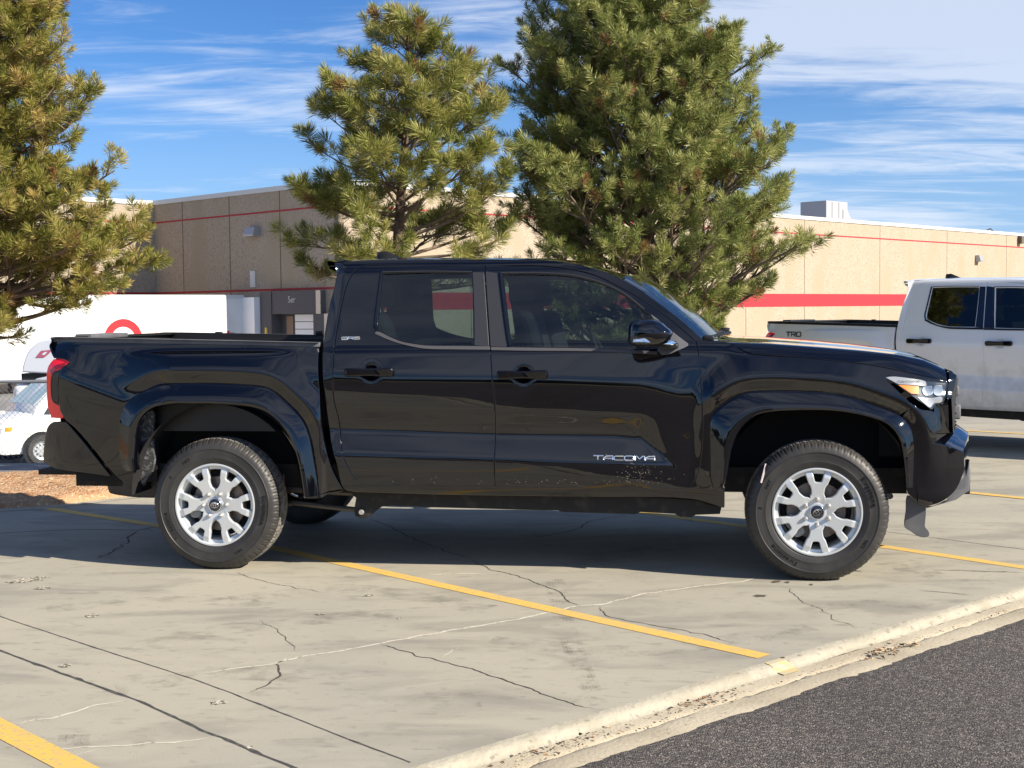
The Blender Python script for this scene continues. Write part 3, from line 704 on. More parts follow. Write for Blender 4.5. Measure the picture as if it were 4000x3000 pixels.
# ---------------- cab side frame, doors, wing, bed side
cutA = Z2((1960, 318)) ; 
doorL = Z2((262, 186), (240, 225), (222, 275), (190, 420), (165, 570), (151, 720), (155, 900), (183, 1030), (200, 1200), (235, 1310), (290, 1390), (352, 1419))
split = Z2((1046, 133), (1050, 230), (1060, 350), (1078, 620), (1086, 750), (1105, 950), (1108, 1140), (1106, 1427))
topcut = Z2((300, 146), (362, 131))
topF = Z2((1300, 131), (1400, 135), (1550, 152), (1700, 190), (1860, 268)) + ZM((680, 100), (1100, 400), (1400, 650)) 
frontcut = ZM((1530, 760, 1), (1570, 1000), (1600, 1400)) + Z3((333, 530), (338, 700), (328, 880), (302, 990), (250, 1046))
def sh(P, dx, dy=0): return [(p[0] + dx, p[1] + dy) + tuple(p[2:]) for p in P]
def corner(P, *idx):
    P = list(P)
    for i in idx: P[i] = P[i][:2] + (1,)
    return P
g = 3.4      # half a shut line, in picture px
rear_door = corner(sh(doorL, g), -1)[:-1] + [(Z2((352, 1419))[0])] 
rd = sh(doorL[::-1], g) + sh(topcut, 0, g) + corner(sh(split, -g), 0, -1)
rdoor = onskin(rd)
fd = corner(sh(split[::-1], g), 0, -1) + sh(topF, 0, g + 1) + corner(sh(frontcut, -g, 0), 0)
fdoor = onskin(fd)
rglass = onskin(Z2((441, 176, 1), (700, 170), (962, 172, 1), (975, 200), (984, 604, 1), (760, 603), (680, 600), (560, 578), (470, 545), (418, 516), (410, 470), (427, 300)))
fglass = onskin(Z2((1146, 180, 1), (1350, 180), (1550, 192), (1700, 227), (1800, 266), (1890, 318), (1985, 395)) + ZM((790, 320), (1150, 640, 1), (1000, 885, 1), (430, 885)) + Z2((1196, 611, 1)))
dR = panel('rear_door', rdoor, MT['paint'], T, holes=[rglass])
dF = panel('front_door', fdoor, MT['paint'], T, holes=[fglass])
for d, gl in ((dR, rglass), (dF, fglass)):
    q = sheet('window_glass', gl, MT['glass'], None, .012, .003)
    for a, b in zip(q, d): a.parent = b
# cab frame: everything of the cab side outside the doors
sil = Z2((1309 and 164, 116, 1), (300, 104), (560, 97), (900, 98), (1300, 100), (1500, 112), (1650, 143), (1800, 190), (1960, 276)) + ZM((720, 5), (1250, 400), (1640, 745, 1))
frame = sil + ZM((1535, 752, 1)) + sh(topF[::-1], 0, -g) + sh(split[:1], 0, -g) + sh(topcut[::-1], -1, -g) + sh(doorL[:-1], -g) + [Z2((352, 1424))[0]] + Z2((900, 1430), (1500, 1441), (1900, 1449)) + Z3((150, 1050), (195, 1050, 1), (195, 1094, 1)) + Z2((1960, 1492), (1400, 1487), (800, 1478), (280, 1462, 1), (215, 1440), (178, 1300), (140, 1150), (110, 900), (94, 740), (98, 600), (130, 400), (165, 260), (180, 195, 1))
panel('cab_frame', onskin(frame), MT['paint'], T, lip=.03)
# roof rear lip
# wing (fender)
wing = Z3((346, 256, 1), (505, 268), (543, 303), (600, 324), (900, 347), (1200, 377), (1345, 402), (1330, 440), (1322, 452, 1), (1450, 575), (1478, 590, 1)) + []
wing = Z3((300, 247, 1), (505, 268), (543, 303), (600, 326), (900, 349), (1200, 379), (1345, 404), (1500, 437), (1655, 470, 1), (1500, 451), (1427, 443), (1365, 438), (1330, 436, 1), (1326, 462, 1), (1470, 600, 1), (1395, 652, 1))
FOFs = [tuple(p) for p in FOF]
def near(FO, p): return int(np.argmin(((FO - np.array(p[:2])) ** 2).sum(1)))
w1 = onskin(wing); i1 = near(FOF, w1[-1])
low = onskin(Z3((452, 1150, 1), (380, 1128), (300, 1105), (200, 1096, 1), (200, 1052, 1)) + sh(frontcut[::-1], g))
low[-1] = low[-1][:2] + (1,)
W = [w1[k] for k in range(len(w1) - 1)] + [tuple(FOF[i1]) + (1,)] + [tuple(FOF[k]) for k in range(i1 - 3, 2, -3)] + [tuple(FOF[0]) + (1,)] + onskin(Z3((452, 1043, 1))) + low
panel('front_wing', W, MT['paint'], T)
# bed side
b1 = Z1((160, 200, 1), (600, 207), (1100, 219), (1722, 233, 1), (1718, 350), (1733, 600), (1758, 800), (1798, 950), (1868, 1078, 1), (1800, 1083), (1735, 1108, 1))
b2 = Z1((590, 962, 1), (652, 985, 1), (656, 1052, 1), (600, 1040), (520, 975), (400, 830), (300, 715), (238, 662, 1), (203, 600), (206, 385), (266, 322, 1), (225, 303), (165, 293, 1), (150, 262), (140, 225))
B1 = onskin(b1); B2 = onskin(b2)
Bp = B1[:-1] + [tuple(FOR[-1]) + (1,)] + [tuple(p) for p in FOR[-4:3:-3]] + [tuple(FOR[0]) + (1,)] + B2[1:]
panel('bed_side', Bp, MT['paint'], T)
# flares
def flare(name, FO, FI, mat_, lowcap):
    nn = 90
    def rs(P):
        s = np.r_[0, np.cumsum(np.linalg.norm(np.diff(P, axis=0), axis=1))]; t = np.linspace(0, s[-1], nn); return np.stack([np.interp(t, s, P[:, 0]), np.interp(t, s, P[:, 1])], 1)
    A, B = rs(FO), rs(FI); V = []; Fc = []
    prof = [(-.02, None, .012), (0, None, .0), (.03, None, -.012), (.10, .036, 0), (.55, .016, 0), (.66, .008, 0), (.86, .004, 0), (.96, .008, 0), (1.0, .018, 0), (1.0, .05, 0), (.98, .085, 0)]
    for i in range(nn):
        fv = float(Fv(*A[i]))
        for t, v, d in prof:
            p = A[i] + (B[i] - A[i]) * t; V.append((p[0], (fv + d) if v is None else min(v, fv - .008) if t < .9 else v, p[1]))
    m = len(prof)
    for i in range(nn - 1):
        for j in range(m - 1): Fc.append((i * m + j, i * m + j + 1, (i + 1) * m + j + 1, (i + 1) * m + j))
    Fc.append(tuple(range(m))[::-1]); Fc.append(tuple((nn - 1) * m + j for j in range(m)))
    o = MB().add(V, Fc).build(name, mat_, T, R_(28))
    me2 = o.data.copy(); c = np.zeros(len(me2.vertices) * 3); me2.vertices.foreach_get('co', c); c = c.reshape(-1, 3); c[:, 1] = WID - c[:, 1]; me2.vertices.foreach_set('co', c.ravel()); me2.flip_normals()
    o2 = bpy.data.objects.new(name, me2); col.objects.link(o2); o2.parent = T
flare('wheel_arch_flare', FOR, FIR, MT['paint'], 0)
flare('wheel_arch_flare', FOF, FIF, MT['paint'], 0)
def both(mb, name, m, sm=R_(35), parent=None):
    """near and far copies of a shape"""
    o = mb.build(name, m, parent or T, sm)
    V = [(p[0], WID - p[1], p[2]) for p in mb.v]; mb2 = MB(); mb2.v = V; mb2.f = [tuple(f[::-1]) for f in mb.f]
    return o, mb2.build(name, m, parent or T, sm)
# lower rear piece of the bed in front of the wheel (below flare end) + rear one
sheet('flare_end', onskin(Z1((1643, 1112, 1), (1735, 1106, 1), (1868, 1080, 1), (1850, 1088), (1790, 1092), (1750, 1118), (1665, 1124, 1))), MT['paint'], T, -.012, .03)
sheet('flare_end', onskin(Z3((392, 1043, 1), (452, 1043, 1), (450, 1150, 1), (420, 1140))), MT['paint'], T, -.01, .03)
sheet('mud_guard', flat_ := [tuple(S(p[0], p[1], .12)) for p in Z1((672, 640), (745, 612), (748, 700), (738, 800), (740, 900), (715, 985), (690, 1015), (664, 1060), (655, 1050), (650, 990), (655, 800))], MT['mud'], T, .045, .02)
# ---------------- wheelhouses, underbody
for hub in (0.0, 3.35):
    mb = MB(); n = 28; V = []; Fc = []
    for i in range(n + 1):
        th = math.pi * (1.0 - 1.0 * i / n); r = .50 + (.02 if hub else 0)
        for v in (.07, .48): V.append((hub + r * math.cos(th) * 1.02, v, .42 + r * math.sin(th) * 1.05))
    for i in range(n): Fc.append((2 * i, 2 * i + 1, 2 * i + 3, 2 * i + 2))
    mb.add(V, Fc)
    k = len(V); mb.add([(hub, .48, .42)] + [V[2 * i + 1] for i in range(n + 1)], [(0, i + 1, i + 2) for i in range(n)])
    both(mb, 'wheelhouse', MT['liner'], None)
ub = MB()
ub.box((1.55, WID / 2, .62), (5.0, .95, .10)); ub.box((1.75, WID / 2, .52), (2.0, 1.5, .10))
for v in (.42, WID - .42): ub.box((1.6, v, .50), (5.2, .09, .14))
ub.build('chassis_frame', MT['dark'], T, None)
rk = flat(Z2((228, 1440), (900, 1478), (1960, 1492)) + Z3((200, 1100), (300, 1108), (440, 1150), (432, 1185), (300, 1190), (280, 1203), (215, 1200), (190, 1185), (100, 1180), (0, 1175)) + Z2((1940, 1596), (1500, 1583), (1480, 1573), (1390, 1573), (760, 1556), (640, 1552), (490, 1546), (440, 1552), (400, 1580), (365, 1612), (320, 1622), (285, 1605), (278, 1570), (290, 1500)), .16)
mb = MB(); mb.add(*plate(rk, .05, .004, lambda x, y, d: (x, .15 + d, y))); both(mb, 'sill_rail', MT['dark'])
c_ = S(1200 + .66293 * 318, 950 + .66293 * 1585, .14)
mb = MB(); mb.lathe([(0, .135), (.013, .135), (.016, .14), (.016, .17)], 16, c=(c_[0], 0, c_[1])); both(mb, 'spring_bolt', MT['nut'])
a_, b_ = S(1100 + 0, 1960 + 8, .2), S(1390, 1992, .2)
mb = MB(); mb.tube([(-.35, .36, .50), (-.1, .34, .40), (.25, .33, .36), (c_[0], .20, c_[1])], .016, 8); mb.tube([(-.55, .36, .52), (0, .36, .42), (.4, .30, .43), (c_[0] + .04, .22, .42)], .02, 8); both(mb, 'leaf_spring', MT['steel'])
mb = MB(); mb.tube([(0, .2, .375), (0, .75, .375)], .045, 12).tube([(0, .70, .375), (0, .85, .375), (0, 1.1, .375)], [.07, .15, .07], 14).tube([(0, 1.1, .375), (0, WID - .2, .375)], .045, 12); mb.build('rear_axle', MT['dark'], T)
mb = MB(); mb.tube([(3.35, .2, .375), (3.35, .8, .42)], .03, 8).tube([(3.35, WID - .2, .375), (3.35, 1.1, .42)], .03, 8); mb.box((3.35, WID / 2, .48), (.5, .6, .2)); mb.build('front_suspension', MT['dark'], T)
mb = MB(); mb.tube([(.33, .28, .36), (.33, .28, .52)], .010, 8).tube([(.27, .28, .345), (.38, .28, .35)], .015, 8); both(mb, 'shock_absorber', MT['steel'])
# spare tyre and hitch
mb = MB(); mb.lathe([(.20, -.10), (.30, -.115), (.365, -.10), (.378, -.05), (.378, .05), (.365, .10), (.30, .115), (.20, .10)], 56, 'z', (-.55, .72, .47), True)
sp = mb.build('spare_wheel', MT['tyre'], T)
mb = MB(); mb.lathe([(0, -.03), (.2, -.03), (.2, .03), (0, .03)], 40, 'z', (-.55, .72, .47)); mb.build('rim', MT['steel'], sp)
mb = MB(); mb.box((-.84, WID / 2, .50), (.14, .07, .07)); mb.box((-.76, WID / 2, .50), (.08, 1.1, .07)); mb.build('tow_hitch', MT['dark'], T, None)
q1, q2 = S(100 + .663 * 170, 1200 + .663 * 945, .25), S(100 + .663 * 465, 1200 + .663 * 1030, .25)
mb = MB(); mb.box(((q1[0] + q2[0]) / 2 - .06, .35, q1[1] - .03), (.42, .16, .03)); mb.box((q2[0] - .04, .40, q2[1] + .03), (.12, .16, .06)); both(mb, 'bumper_bracket', MT['dark'], None)
# ---------------- wheels
def make_tyre():
    # (r, y) from outer bead over the tread to the inner bead
    prof = [(.228, .030), (.236, .012), (.250, .004), (.268, .0015), (.272, .0), (.276, .0015), (.300, -.003), (.318, -.003), (.320, -.0055), (.324, -.0055), (.326, -.002), (.345, .004), (.356, .012), (.364, .022), (.372, .034), (.378, .048), (.3795, .062), (.3795, .078), (.3795, .084), (.3795, .100), (.3795, .122), (.3795, .128), (.3795, .150), (.378, .172), (.372, .190), (.36, .205), (.33, .222), (.28, .220), (.236, .205), (.228, .19)]
    n = 384; m = len(prof); V = []; Fc = []
    for k in range(n):
        th = 2 * math.pi * k / n; ph = k % 6
        for j, (r, y) in enumerate(prof):
            if 12 <= j <= 17:
                if ph == (0 if j < 15 else 1): r -= .0055
                elif ph == 3 and j >= 13: r -= .0028
            elif j in (19, 20): r -= .006 if ph == 2 else 0
            elif j == 22: r -= .006 if ph == 4 else 0
            if j in (18, 21): r -= .007
            V.append((r * math.cos(th), y, r * math.sin(th)))
    mi = []
    for k in range(n):
        k2 = (k + 1) % n
        for j in range(m - 1):
            Fc.append((k * m + j, k * m + j + 1, k2 * m + j + 1, k2 * m + j)); mi.append(1 if 15 <= j <= 23 else 0)
    o = MB().add(V, Fc)
    ob = o.build('tyre', MT['tyre'], None, R_(40)); ob.data.materials.append(MT['tread'])
    ob.data.polygons.foreach_set('material_index', mi)
    return ob
def arc_text(s, r, a_mid, size, y, sx=1.0, spacing=1.0, depth=.0012):
    V, Fc = text_mesh(s, size, depth, sx, spacing); out = []
    for x, yy, z in V:
        rr = r + yy; a = a_mid - x / r; out.append((rr * math.cos(a), y - z, rr * math.sin(a)))
    return out, Fc
def make_wheel():
    W_ = empty('wheel')
    ty = make_tyre(); ty.parent = W_
    LT = mat('tyre_letter_gloss', (.006, .006, .006), .3)
    for s, am, sz, sx in (('Firestone', R_(205), .034, 1.25), ('Firestone', R_(-5), .034, 1.25), ('H/T', R_(122), .024, 1.3), ('F', R_(148), .024, 1.2), ('H/T', R_(-62), .024, 1.3)):
        V, Fc = arc_text(s, .297, am, sz, -.0032, sx, 1.05); MB().add(V, Fc).build('tyre_lettering', LT, ty, None)
    # barrel
    mb = MB(); mb.lathe([(.238, .012), (.2365, .006), (.232, .004), (.226, .006), (.223, .014), (.219, .030), (.205, .034), (.200, .05), (.196, .10), (.19, .2)], 96)
    rim = mb.build('rim', MT['alloy'], W_, R_(50))
    # spokes
    half = [(.040, .026), (.062, .040), (.080, .041), (.098, .034), (.122, .036), (.137, .041), (.150, .050), (.170, .058), (.212, .0745), (.2215, .053), (.222, .046), (.218, .036), (.200, .0275), (.175, .021), (.163, .0165), (.160, .010)]
    loop = half + [(x, -y) for x, y in half[::-1]]
    q = spline([p + (1,) if i in (8, 10, len(loop) - 9, len(loop) - 11) else p for i, p in enumerate(loop)], .004)
    sp = MB()
    for k in range(6):
        a = k * math.pi / 3; ca, sa = math.cos(a), math.sin(a)
        def f(x, y, d):
            r = math.hypot(x, y); dish = .018 + .010 * max(0, (r - .09)) / .13 if r > .09 else .018 + .004 * (.09 - r) / .05
            dish = np.interp(r, [.04, .075, .10, .19, .225], [.024, .016, .014, .010, .018]); return (x * ca - y * sa, dish + d, x * sa + y * ca)
        V, Fc = plate(q, .034, .005, f); sp.add(V, Fc)
    sp.lathe([(0, .020), (.040, .020), (.050, .022), (.058, .026), (.060, .05)], 48)
    sp.build('spokes', MT['alloy'], rim, R_(32))
    cap = MB().lathe([(0, .006), (.026, .0065), (.034, .009), (.0375, .014), (.038, .03)], 40).build('centre_cap', MT['capm'], W_, R_(40))
    lg = MB(); V = []
    for ax, az, cx, cz in ((.0225, .0155, 0, 0), (.0075, .0150, 0, .0003), (.0150, .0062, 0, .0062)):
        pts = [(cx + ax * math.cos(t), .0045, cz + az * math.sin(t)) for t in np.linspace(0, 2 * math.pi, 29)]
        lg.tube(pts, .0019, 6, False)
    lg.lathe([(.0345, .0085), (.0358, .0075), (.0375, .0085), (.0385, .014)], 40)
    lg.build('emblem', MT['chrome'], cap, R_(60))
    for k in range(6):
        a = k * math.pi / 3 + R_(2); c = (.069 * math.cos(a), 0, .069 * math.sin(a))
        mb = MB().lathe([(0, -.002), (.005, -.002), (.0105, .004), (.0115, .008), (.0115, .017), (.0150, .019), (.016, .03)], 12, c=c)
        nu = mb.build('wheel_nut', MT['nut'], W_, R_(40))
    mb = MB().lathe([(0, .075), (.07, .075), (.072, .085), (.155, .085), (.158, .09), (.158, .105), (0, .105)], 48)
    mb.build('brake_disc', MT['disc'], W_)
    mb = MB()
    for a in (R_(188),):
        V, Fc = plate(spline([(.118, -.062), (.172, -.055), (.178, 0), (.172, .055), (.118, .062), (.104, .02), (.104, -.02)], .01), .05, .008, lambda x, y, d: (x * math.cos(a) - y * math.sin(a), .060 + d, x * math.sin(a) + y * math.cos(a))); mb.add(V, Fc)
    mb.build('brake_caliper', MT['caliper'], W_)
    MB().lathe([(0, .11), (.19, .11), (.19, .13), (0, .13)], 32).build('dust_shield', MT['liner'], W_)
    return W_
def kids(o): return [c for c in bpy.data.objects if c.parent == o]
def dup(o, parent=None, mats=None, skip=()):
    c = o.copy(); col.objects.link(c); c.parent = parent
    if mats and c.type == 'MESH':
        me = c.data; 
        if any(m.name in mats for m in me.materials if m): 
            me = me.copy(); c.data = me
            for i, m in enumerate(me.materials):
                if m and m.name in mats: me.materials[i] = mats[m.name]
    for ch in kids(o):
        if ch.name.split('.')[0] not in skip: dup(ch, c, mats, skip)
    return c
w0 = make_wheel(); w0.parent = T; w0.location = (0, .030, .372); w0.rotation_euler = (0, 0, 0)
w1_ = dup(w0, T); w1_.location = (3.355, .020, .372); w1_.rotation_euler = (0, R_(-28), 0)
w2_ = dup(w0, T); w2_.location = (0, WID - .03, .372); w2_.rotation_euler = (0, 0, math.pi)
w3_ = dup(w0, T); w3_.location = (3.355, WID - .02, .372); w3_.rotation_euler = (0, R_(20), math.pi)
# white chalk mark on the front tyre
a0, a1 = S(2972, 1884, .045), S(2991, 1812, .055)
MB().tube([(a0[0], .0215, a0[1]), ((a0[0] + a1[0]) / 2 + .002, .030, (a0[1] + a1[1]) / 2), (a1[0], .052, a1[1])], [.006, .008, .005], 6).build('chalk_mark', mat('chalk', (.75, .62, .6), .8), w1_).matrix_parent_inverse = Matrix.Identity(4)
_c = [o for o in kids(w1_) if o.name.startswith('chalk_mark')][0]
_Rm = Matrix.Rotation(R_(-28), 4, 'Y'); _c.data.transform((Matrix.Translation((3.355, .020, .372)) @ _Rm).inverted())
# ---------------- glasshouse trims
sheet('pillar_cover', onskin(Z2((977, 172, 1), (1039, 172, 1), (1052, 350), (1070, 606, 1), (988, 601, 1), (986, 400))), MT['pillar'], T, -.004)
sheet('pillar_cover', onskin(Z2((1053, 168, 1), (1128, 178, 1), (1160, 400), (1186, 610, 1), (1082, 608, 1), (1068, 400))), MT['pillar'], T, -.004)
belt = onskin(Z2((408, 520, 1), (432, 527), (480, 551), (560, 583), (640, 597), (700, 604), (820, 606), (1074, 608, 1), (1076, 626, 1), (860, 624), (700, 620), (600, 603), (500, 575), (400, 532, 1)))
sheet('belt_moulding', belt, MT['belt'], T, -.006, .012)
beltf = onskin(Z2((1084, 613, 1), (1300, 616), (1700, 622)) + ZM((900, 925, 1), (900, 968, 1)) + Z2((1700, 636), (1300, 632), (1085, 628, 1)))
sheet('belt_moulding', beltf, MT['belt'], T, -.006, .012)
# bright-edged window surrounds
for P in (((436, 172), (420, 300), (402, 440), (399, 490), (412, 520)), ((1132, 176), (1150, 330), (1172, 500), (1190, 612))):
    q = onskin(Z2(*P)); mb = MB(); pts = [(a[0], float(Fv(a[0], a[1])) - .002, a[1]) for a in spline(q, .02, False)]
    mb.tube(pts, .008, 10); both(mb, 'window_trim', MT['handle'])
for P in (((441, 170), (700, 165), (968, 168)), ((1140, 174), (1350, 174), (1550, 186), (1700, 221), (1800, 259), (1890, 311), (1985, 388))):
    q = onskin(Z2(*P)); mb = MB(); pts = [(a[0], float(Fv(a[0], a[1])) - .001, a[1]) for a in spline(q, .03, False)]
    mb.tube(pts, .0040, 8); both(mb, 'window_trim', MT['pillar'])
# mirror sail
sheet('mirror_base', onskin(ZM((800, 325, 1), (900, 400), (1150, 610), (1400, 800, 1), (1390, 830), (1230, 905), (1100, 960), (980, 975, 1), (900, 900, 1), (1050, 740))), MT['gtrim'], T, -.006, .02)
# door handles
for cx, P in ((0, (215, 505, 722, 792)), (1, (1115, 1415, 738, 806))):
    a = S(*Z2((P[0], P[2]))[0], .05); b = S(*Z2((P[1], P[3]))[0], .05); cu, cw = (a[0] + b[0]) / 2, (a[1] + b[1]) / 2 - .003; L2 = abs(b[0] - a[0]) / 2
    q = spline([(-L2, .012), (-L2 + .012, .022), (0, .020), (L2 - .012, .024), (L2, .012), (L2, -.012), (L2 - .012, -.025), (0, -.021), (-L2 + .012, -.026), (-L2, -.012)], .008)
    V, Fc = plate(q, .022, .010, lambda x, y, d: (cu + x, .036 + .05 * (x / L2) ** 2 * .25 + d, cw + y)); mb = MB().add(V, Fc)
    mb.box((cu - L2 * .8, .068, cw), (.03, .04, .025)); mb.box((cu + L2 * .8, .068, cw), (.03, .04, .025))
    h = mb.build('door_handle', MT['handle'], dR[0] if cx == 0 else dF[0], R_(50))
    mb2 = MB(); mb2.v = [(p[0], WID - p[1], p[2]) for p in mb.v]; mb2.f = mb.f; mb2.build('door_handle', MT['handle'], dR[1] if cx == 0 else dF[1], R_(50))
# ---------------- door mirrors
def wing_mirror():
    o3 = flat(ZM((432, 560), (470, 470), (540, 425), (680, 400), (850, 402), (960, 440), (1060, 520), (1150, 605), (1140, 690), (1100, 760), (1000, 830), (800, 850), (560, 845), (450, 810), (425, 740), (425, 640)), -.04)
    c = o3.mean(0); q = spline([tuple(p) for p in o3], .008)
    secs = [(-.175, .15, 0), (-.170, .45, 0), (-.158, .72, 0), (-.135, .89, 0), (-.10, .975, 0), (-.06, 1.0, 0), (-.01, .99, 0), (.03, .93, 0), (.055, .80, 0), (.062, .3, 0)]
    V = []; Fc = []; n = len(q); top = []; lowf = []
    for y, k, _ in secs:
        for p in q: V.append((c[0] + (p[0] - c[0]) * k, y, c[1] + (p[1] - c[1]) * k))
    wl = S(*ZM((700, 735))[0], -.06)[1]
    for r in range(len(secs) - 1):
        for i in range(n):
            f = (r * n + i, r * n + (i + 1) % n, (r + 1) * n + (i + 1) % n, (r + 1) * n + i)
            (lowf if np.mean([V[k][2] for k in f]) < wl else top).append(f)
    top.append(tuple(range(n))); 
    m = MB(); m.v = V; m.f = top + lowf
    return m, c, wl
m, c, wl = wing_mirror()
mir = both(m, 'door_mirror', MT['paint'], R_(60))
st = MB()
P = [S(*p, -.12) for p in ZM((430, 740), (520, 742), (700, 735), (1000, 770), (1200, 800))]
vs = [-.10, -.16, -.172, -.12, -.02]
V = []; Fc = []
for (u, w_), v in zip(P, vs):
    V += [(u, v, w_ + .011), (u, v - .006, w_ + .004), (u, v - .006, w_ - .010), (u, v + .004, w_ - .017), (u, v + .05, w_ - .017), (u, v + .05, w_ + .011)]
for i in range(4):
    for j in range(6): Fc.append((i * 6 + j, i * 6 + (j + 1) % 6, (i + 1) * 6 + (j + 1) % 6, (i + 1) * 6 + j))
Fc += [(0, 1, 2, 3, 4, 5), (29, 28, 27, 26, 25, 24)]
st.add(V, Fc)
_s = st.build('chrome_strip', MT['chrome'], mir[0], R_(40)); st2 = MB(); st2.v = [(p[0], WID - p[1], p[2]) for p in st.v]; st2.f = st.f; st2.build('chrome_strip', MT['chrome'], mir[1], R_(40))
mq = [tuple(S(p[0], p[1], -.17)) for p in ZM((690, 690), (760, 590), (1110, 600), (1130, 640), (1080, 730), (900, 725))]
V, Fc = plate(spline([p + (1,) for p in mq], .01), .02, .004, lambda x, y, d: (x, -.168 + d + .9 * max(0, x - c[0]) ** 1.2, y))
mi_ = MB().add(V, Fc); mi_.build('mirror_recess', MT['trim'], mir[0])
mb = MB(); uu = S(*ZM((1150, 800))[0], .0); mb.box((uu[0] - .02, .03, uu[1] - .012), (.10, .16, .03), 0, .01); mb.build('mirror_arm', MT['trim'], mir[0]); 
mb2 = MB(); mb2.v = [(p[0], WID - p[1], p[2]) for p in mb.v]; mb2.f = mb.f; mb2.build('mirror_arm', MT['trim'], mir[1])
# ---------------- roof, screens, bonnet
def loft(name, rows, mat_, parent=None, sm=R_(40)):
    V = []; Fc = []; m_ = len(rows[0])
    for r in rows: V += [tuple(p) for p in r]
    for i in range(len(rows) - 1):
        for j in range(m_ - 1): Fc.append((i * m_ + j, i * m_ + j + 1, (i + 1) * m_ + j + 1, (i + 1) * m_ + j))
    return MB().add(V, Fc).build(name, mat_, parent or T, sm)
roofp = onskin(Z2((164, 116), (300, 104), (560, 97), (900, 98), (1300, 100), (1500, 112), (1650, 143), (1800, 190), (1850, 213)))
rp = spline(roofp, .06, False); rows = []
for k, (u, w_) in enumerate(rp):
    v0 = float(Fv(u, w_)); r = []
    for s in np.linspace(0, 1, 25):
        v = v0 + (WID - 2 * v0) * s; r.append((u - .0 + (.05 * (1 - (2 * s - 1) ** 2) if k == len(rp) - 1 else 0), v, w_ + .030 * (1 - abs(2 * s - 1) ** 2.2)))
    rows.append(r)
roof = loft('roof', rows, MT['paint'])
# raised rear edge of the roof
e = rp[0]; v0 = float(Fv(*e)); rows = []
for du, dw in ((.0, .004), (-.035, .012), (-.045, .004), (-.03, -.035), (.03, -.06)):
    rows.append([(e[0] + du, v0 - .01 + (WID - 2 * v0 + .02) * s, e[1] + dw + .030 * (1 - abs(2 * s - 1) ** 2.2)) for s in np.linspace(0, 1, 25)])
loft('roof_spoiler', rows, MT['paint'])
# aerial fin
f0 = S(*Z2((480, 90))[0], WID / 2); q = [tuple(S(p[0], p[1], WID / 2)) for p in Z2((405, 100, 1), (415, 52, 1), (470, 47), (560, 84), (590, 100))]
mb = MB(); hh = []
for y, k in ((-.035, 0), (-.02, .55), (0, 1), (.02, .55), (.035, 0)): hh.append([(x + (.03 * (1 - k)), WID / 2 + y, q[0][1] - .01 + (w_ - q[0][1] + .01) * k) for x, w_ in q])
loft('roof_aerial', hh, MT['trim'], roof)
# windscreen
ap = [S(px, py, .30 - .10 * t) for (px, py), t in zip(Z2((1830, 205), (1960, 276)) + ZM((720, 5), (1250, 400), (1640, 745)), (0, .2, .3, .65, 1))]
rows = []
for k, (u, w_) in enumerate(ap):
    t = k / (len(ap) - 1); v0 = .315 - .10 * t
    rows.append([(u + (.10 + .02 * t) * (1 - (2 * s - 1) ** 2), v0 + (WID - 2 * v0) * s, w_ + .035 * (1 - (2 * s - 1) ** 2) * (1 - .7 * t)) for s in np.linspace(0, 1, 25)])
loft('windscreen', rows, MT['wind'], None, 4)
# rear cab wall with window
cr = np.array(onskin(Z2((172, 128), (180, 195), (165, 260), (130, 400), (98, 600), (94, 740), (110, 900), (140, 1150), (178, 1300), (215, 1440))))
def crw(w_): return float(np.interp(w_, cr[::-1, 1], cr[::-1, 0]))
mb = MB(); ys = [.0, .42, WID - .42, WID]; zs_ = [.50, .8, 1.1, 1.30, 1.46, 1.62, 1.70, 1.755]
def yy_(y, w_): return y if .2 < y < WID - .2 else (float(Fv(crw(w_) + .012, w_)) + .004 if y < 1 else WID - float(Fv(crw(w_) + .012, w_)) - .004)
for j in range(len(zs_) - 1):
    for i in range(3):
        if i == 1 and j in (3, 4): continue
        P = [(ys[i], zs_[j]), (ys[i + 1], zs_[j]), (ys[i + 1], zs_[j + 1]), (ys[i], zs_[j + 1])]
        mb.add([(crw(z) + .012, yy_(y, z), z) for y, z in P], [(0, 1, 2, 3)])
mb.build('cab_back', MT['paint'], T, None)
mb = MB(); mb.add([(crw(z) + .02, y, z) for y, z in ((.42, 1.30), (WID - .42, 1.30), (WID - .42, 1.62), (.42, 1.62))], [(0, 1, 2, 3)]); mb.build('rear_window', MT['glass'], T, None)
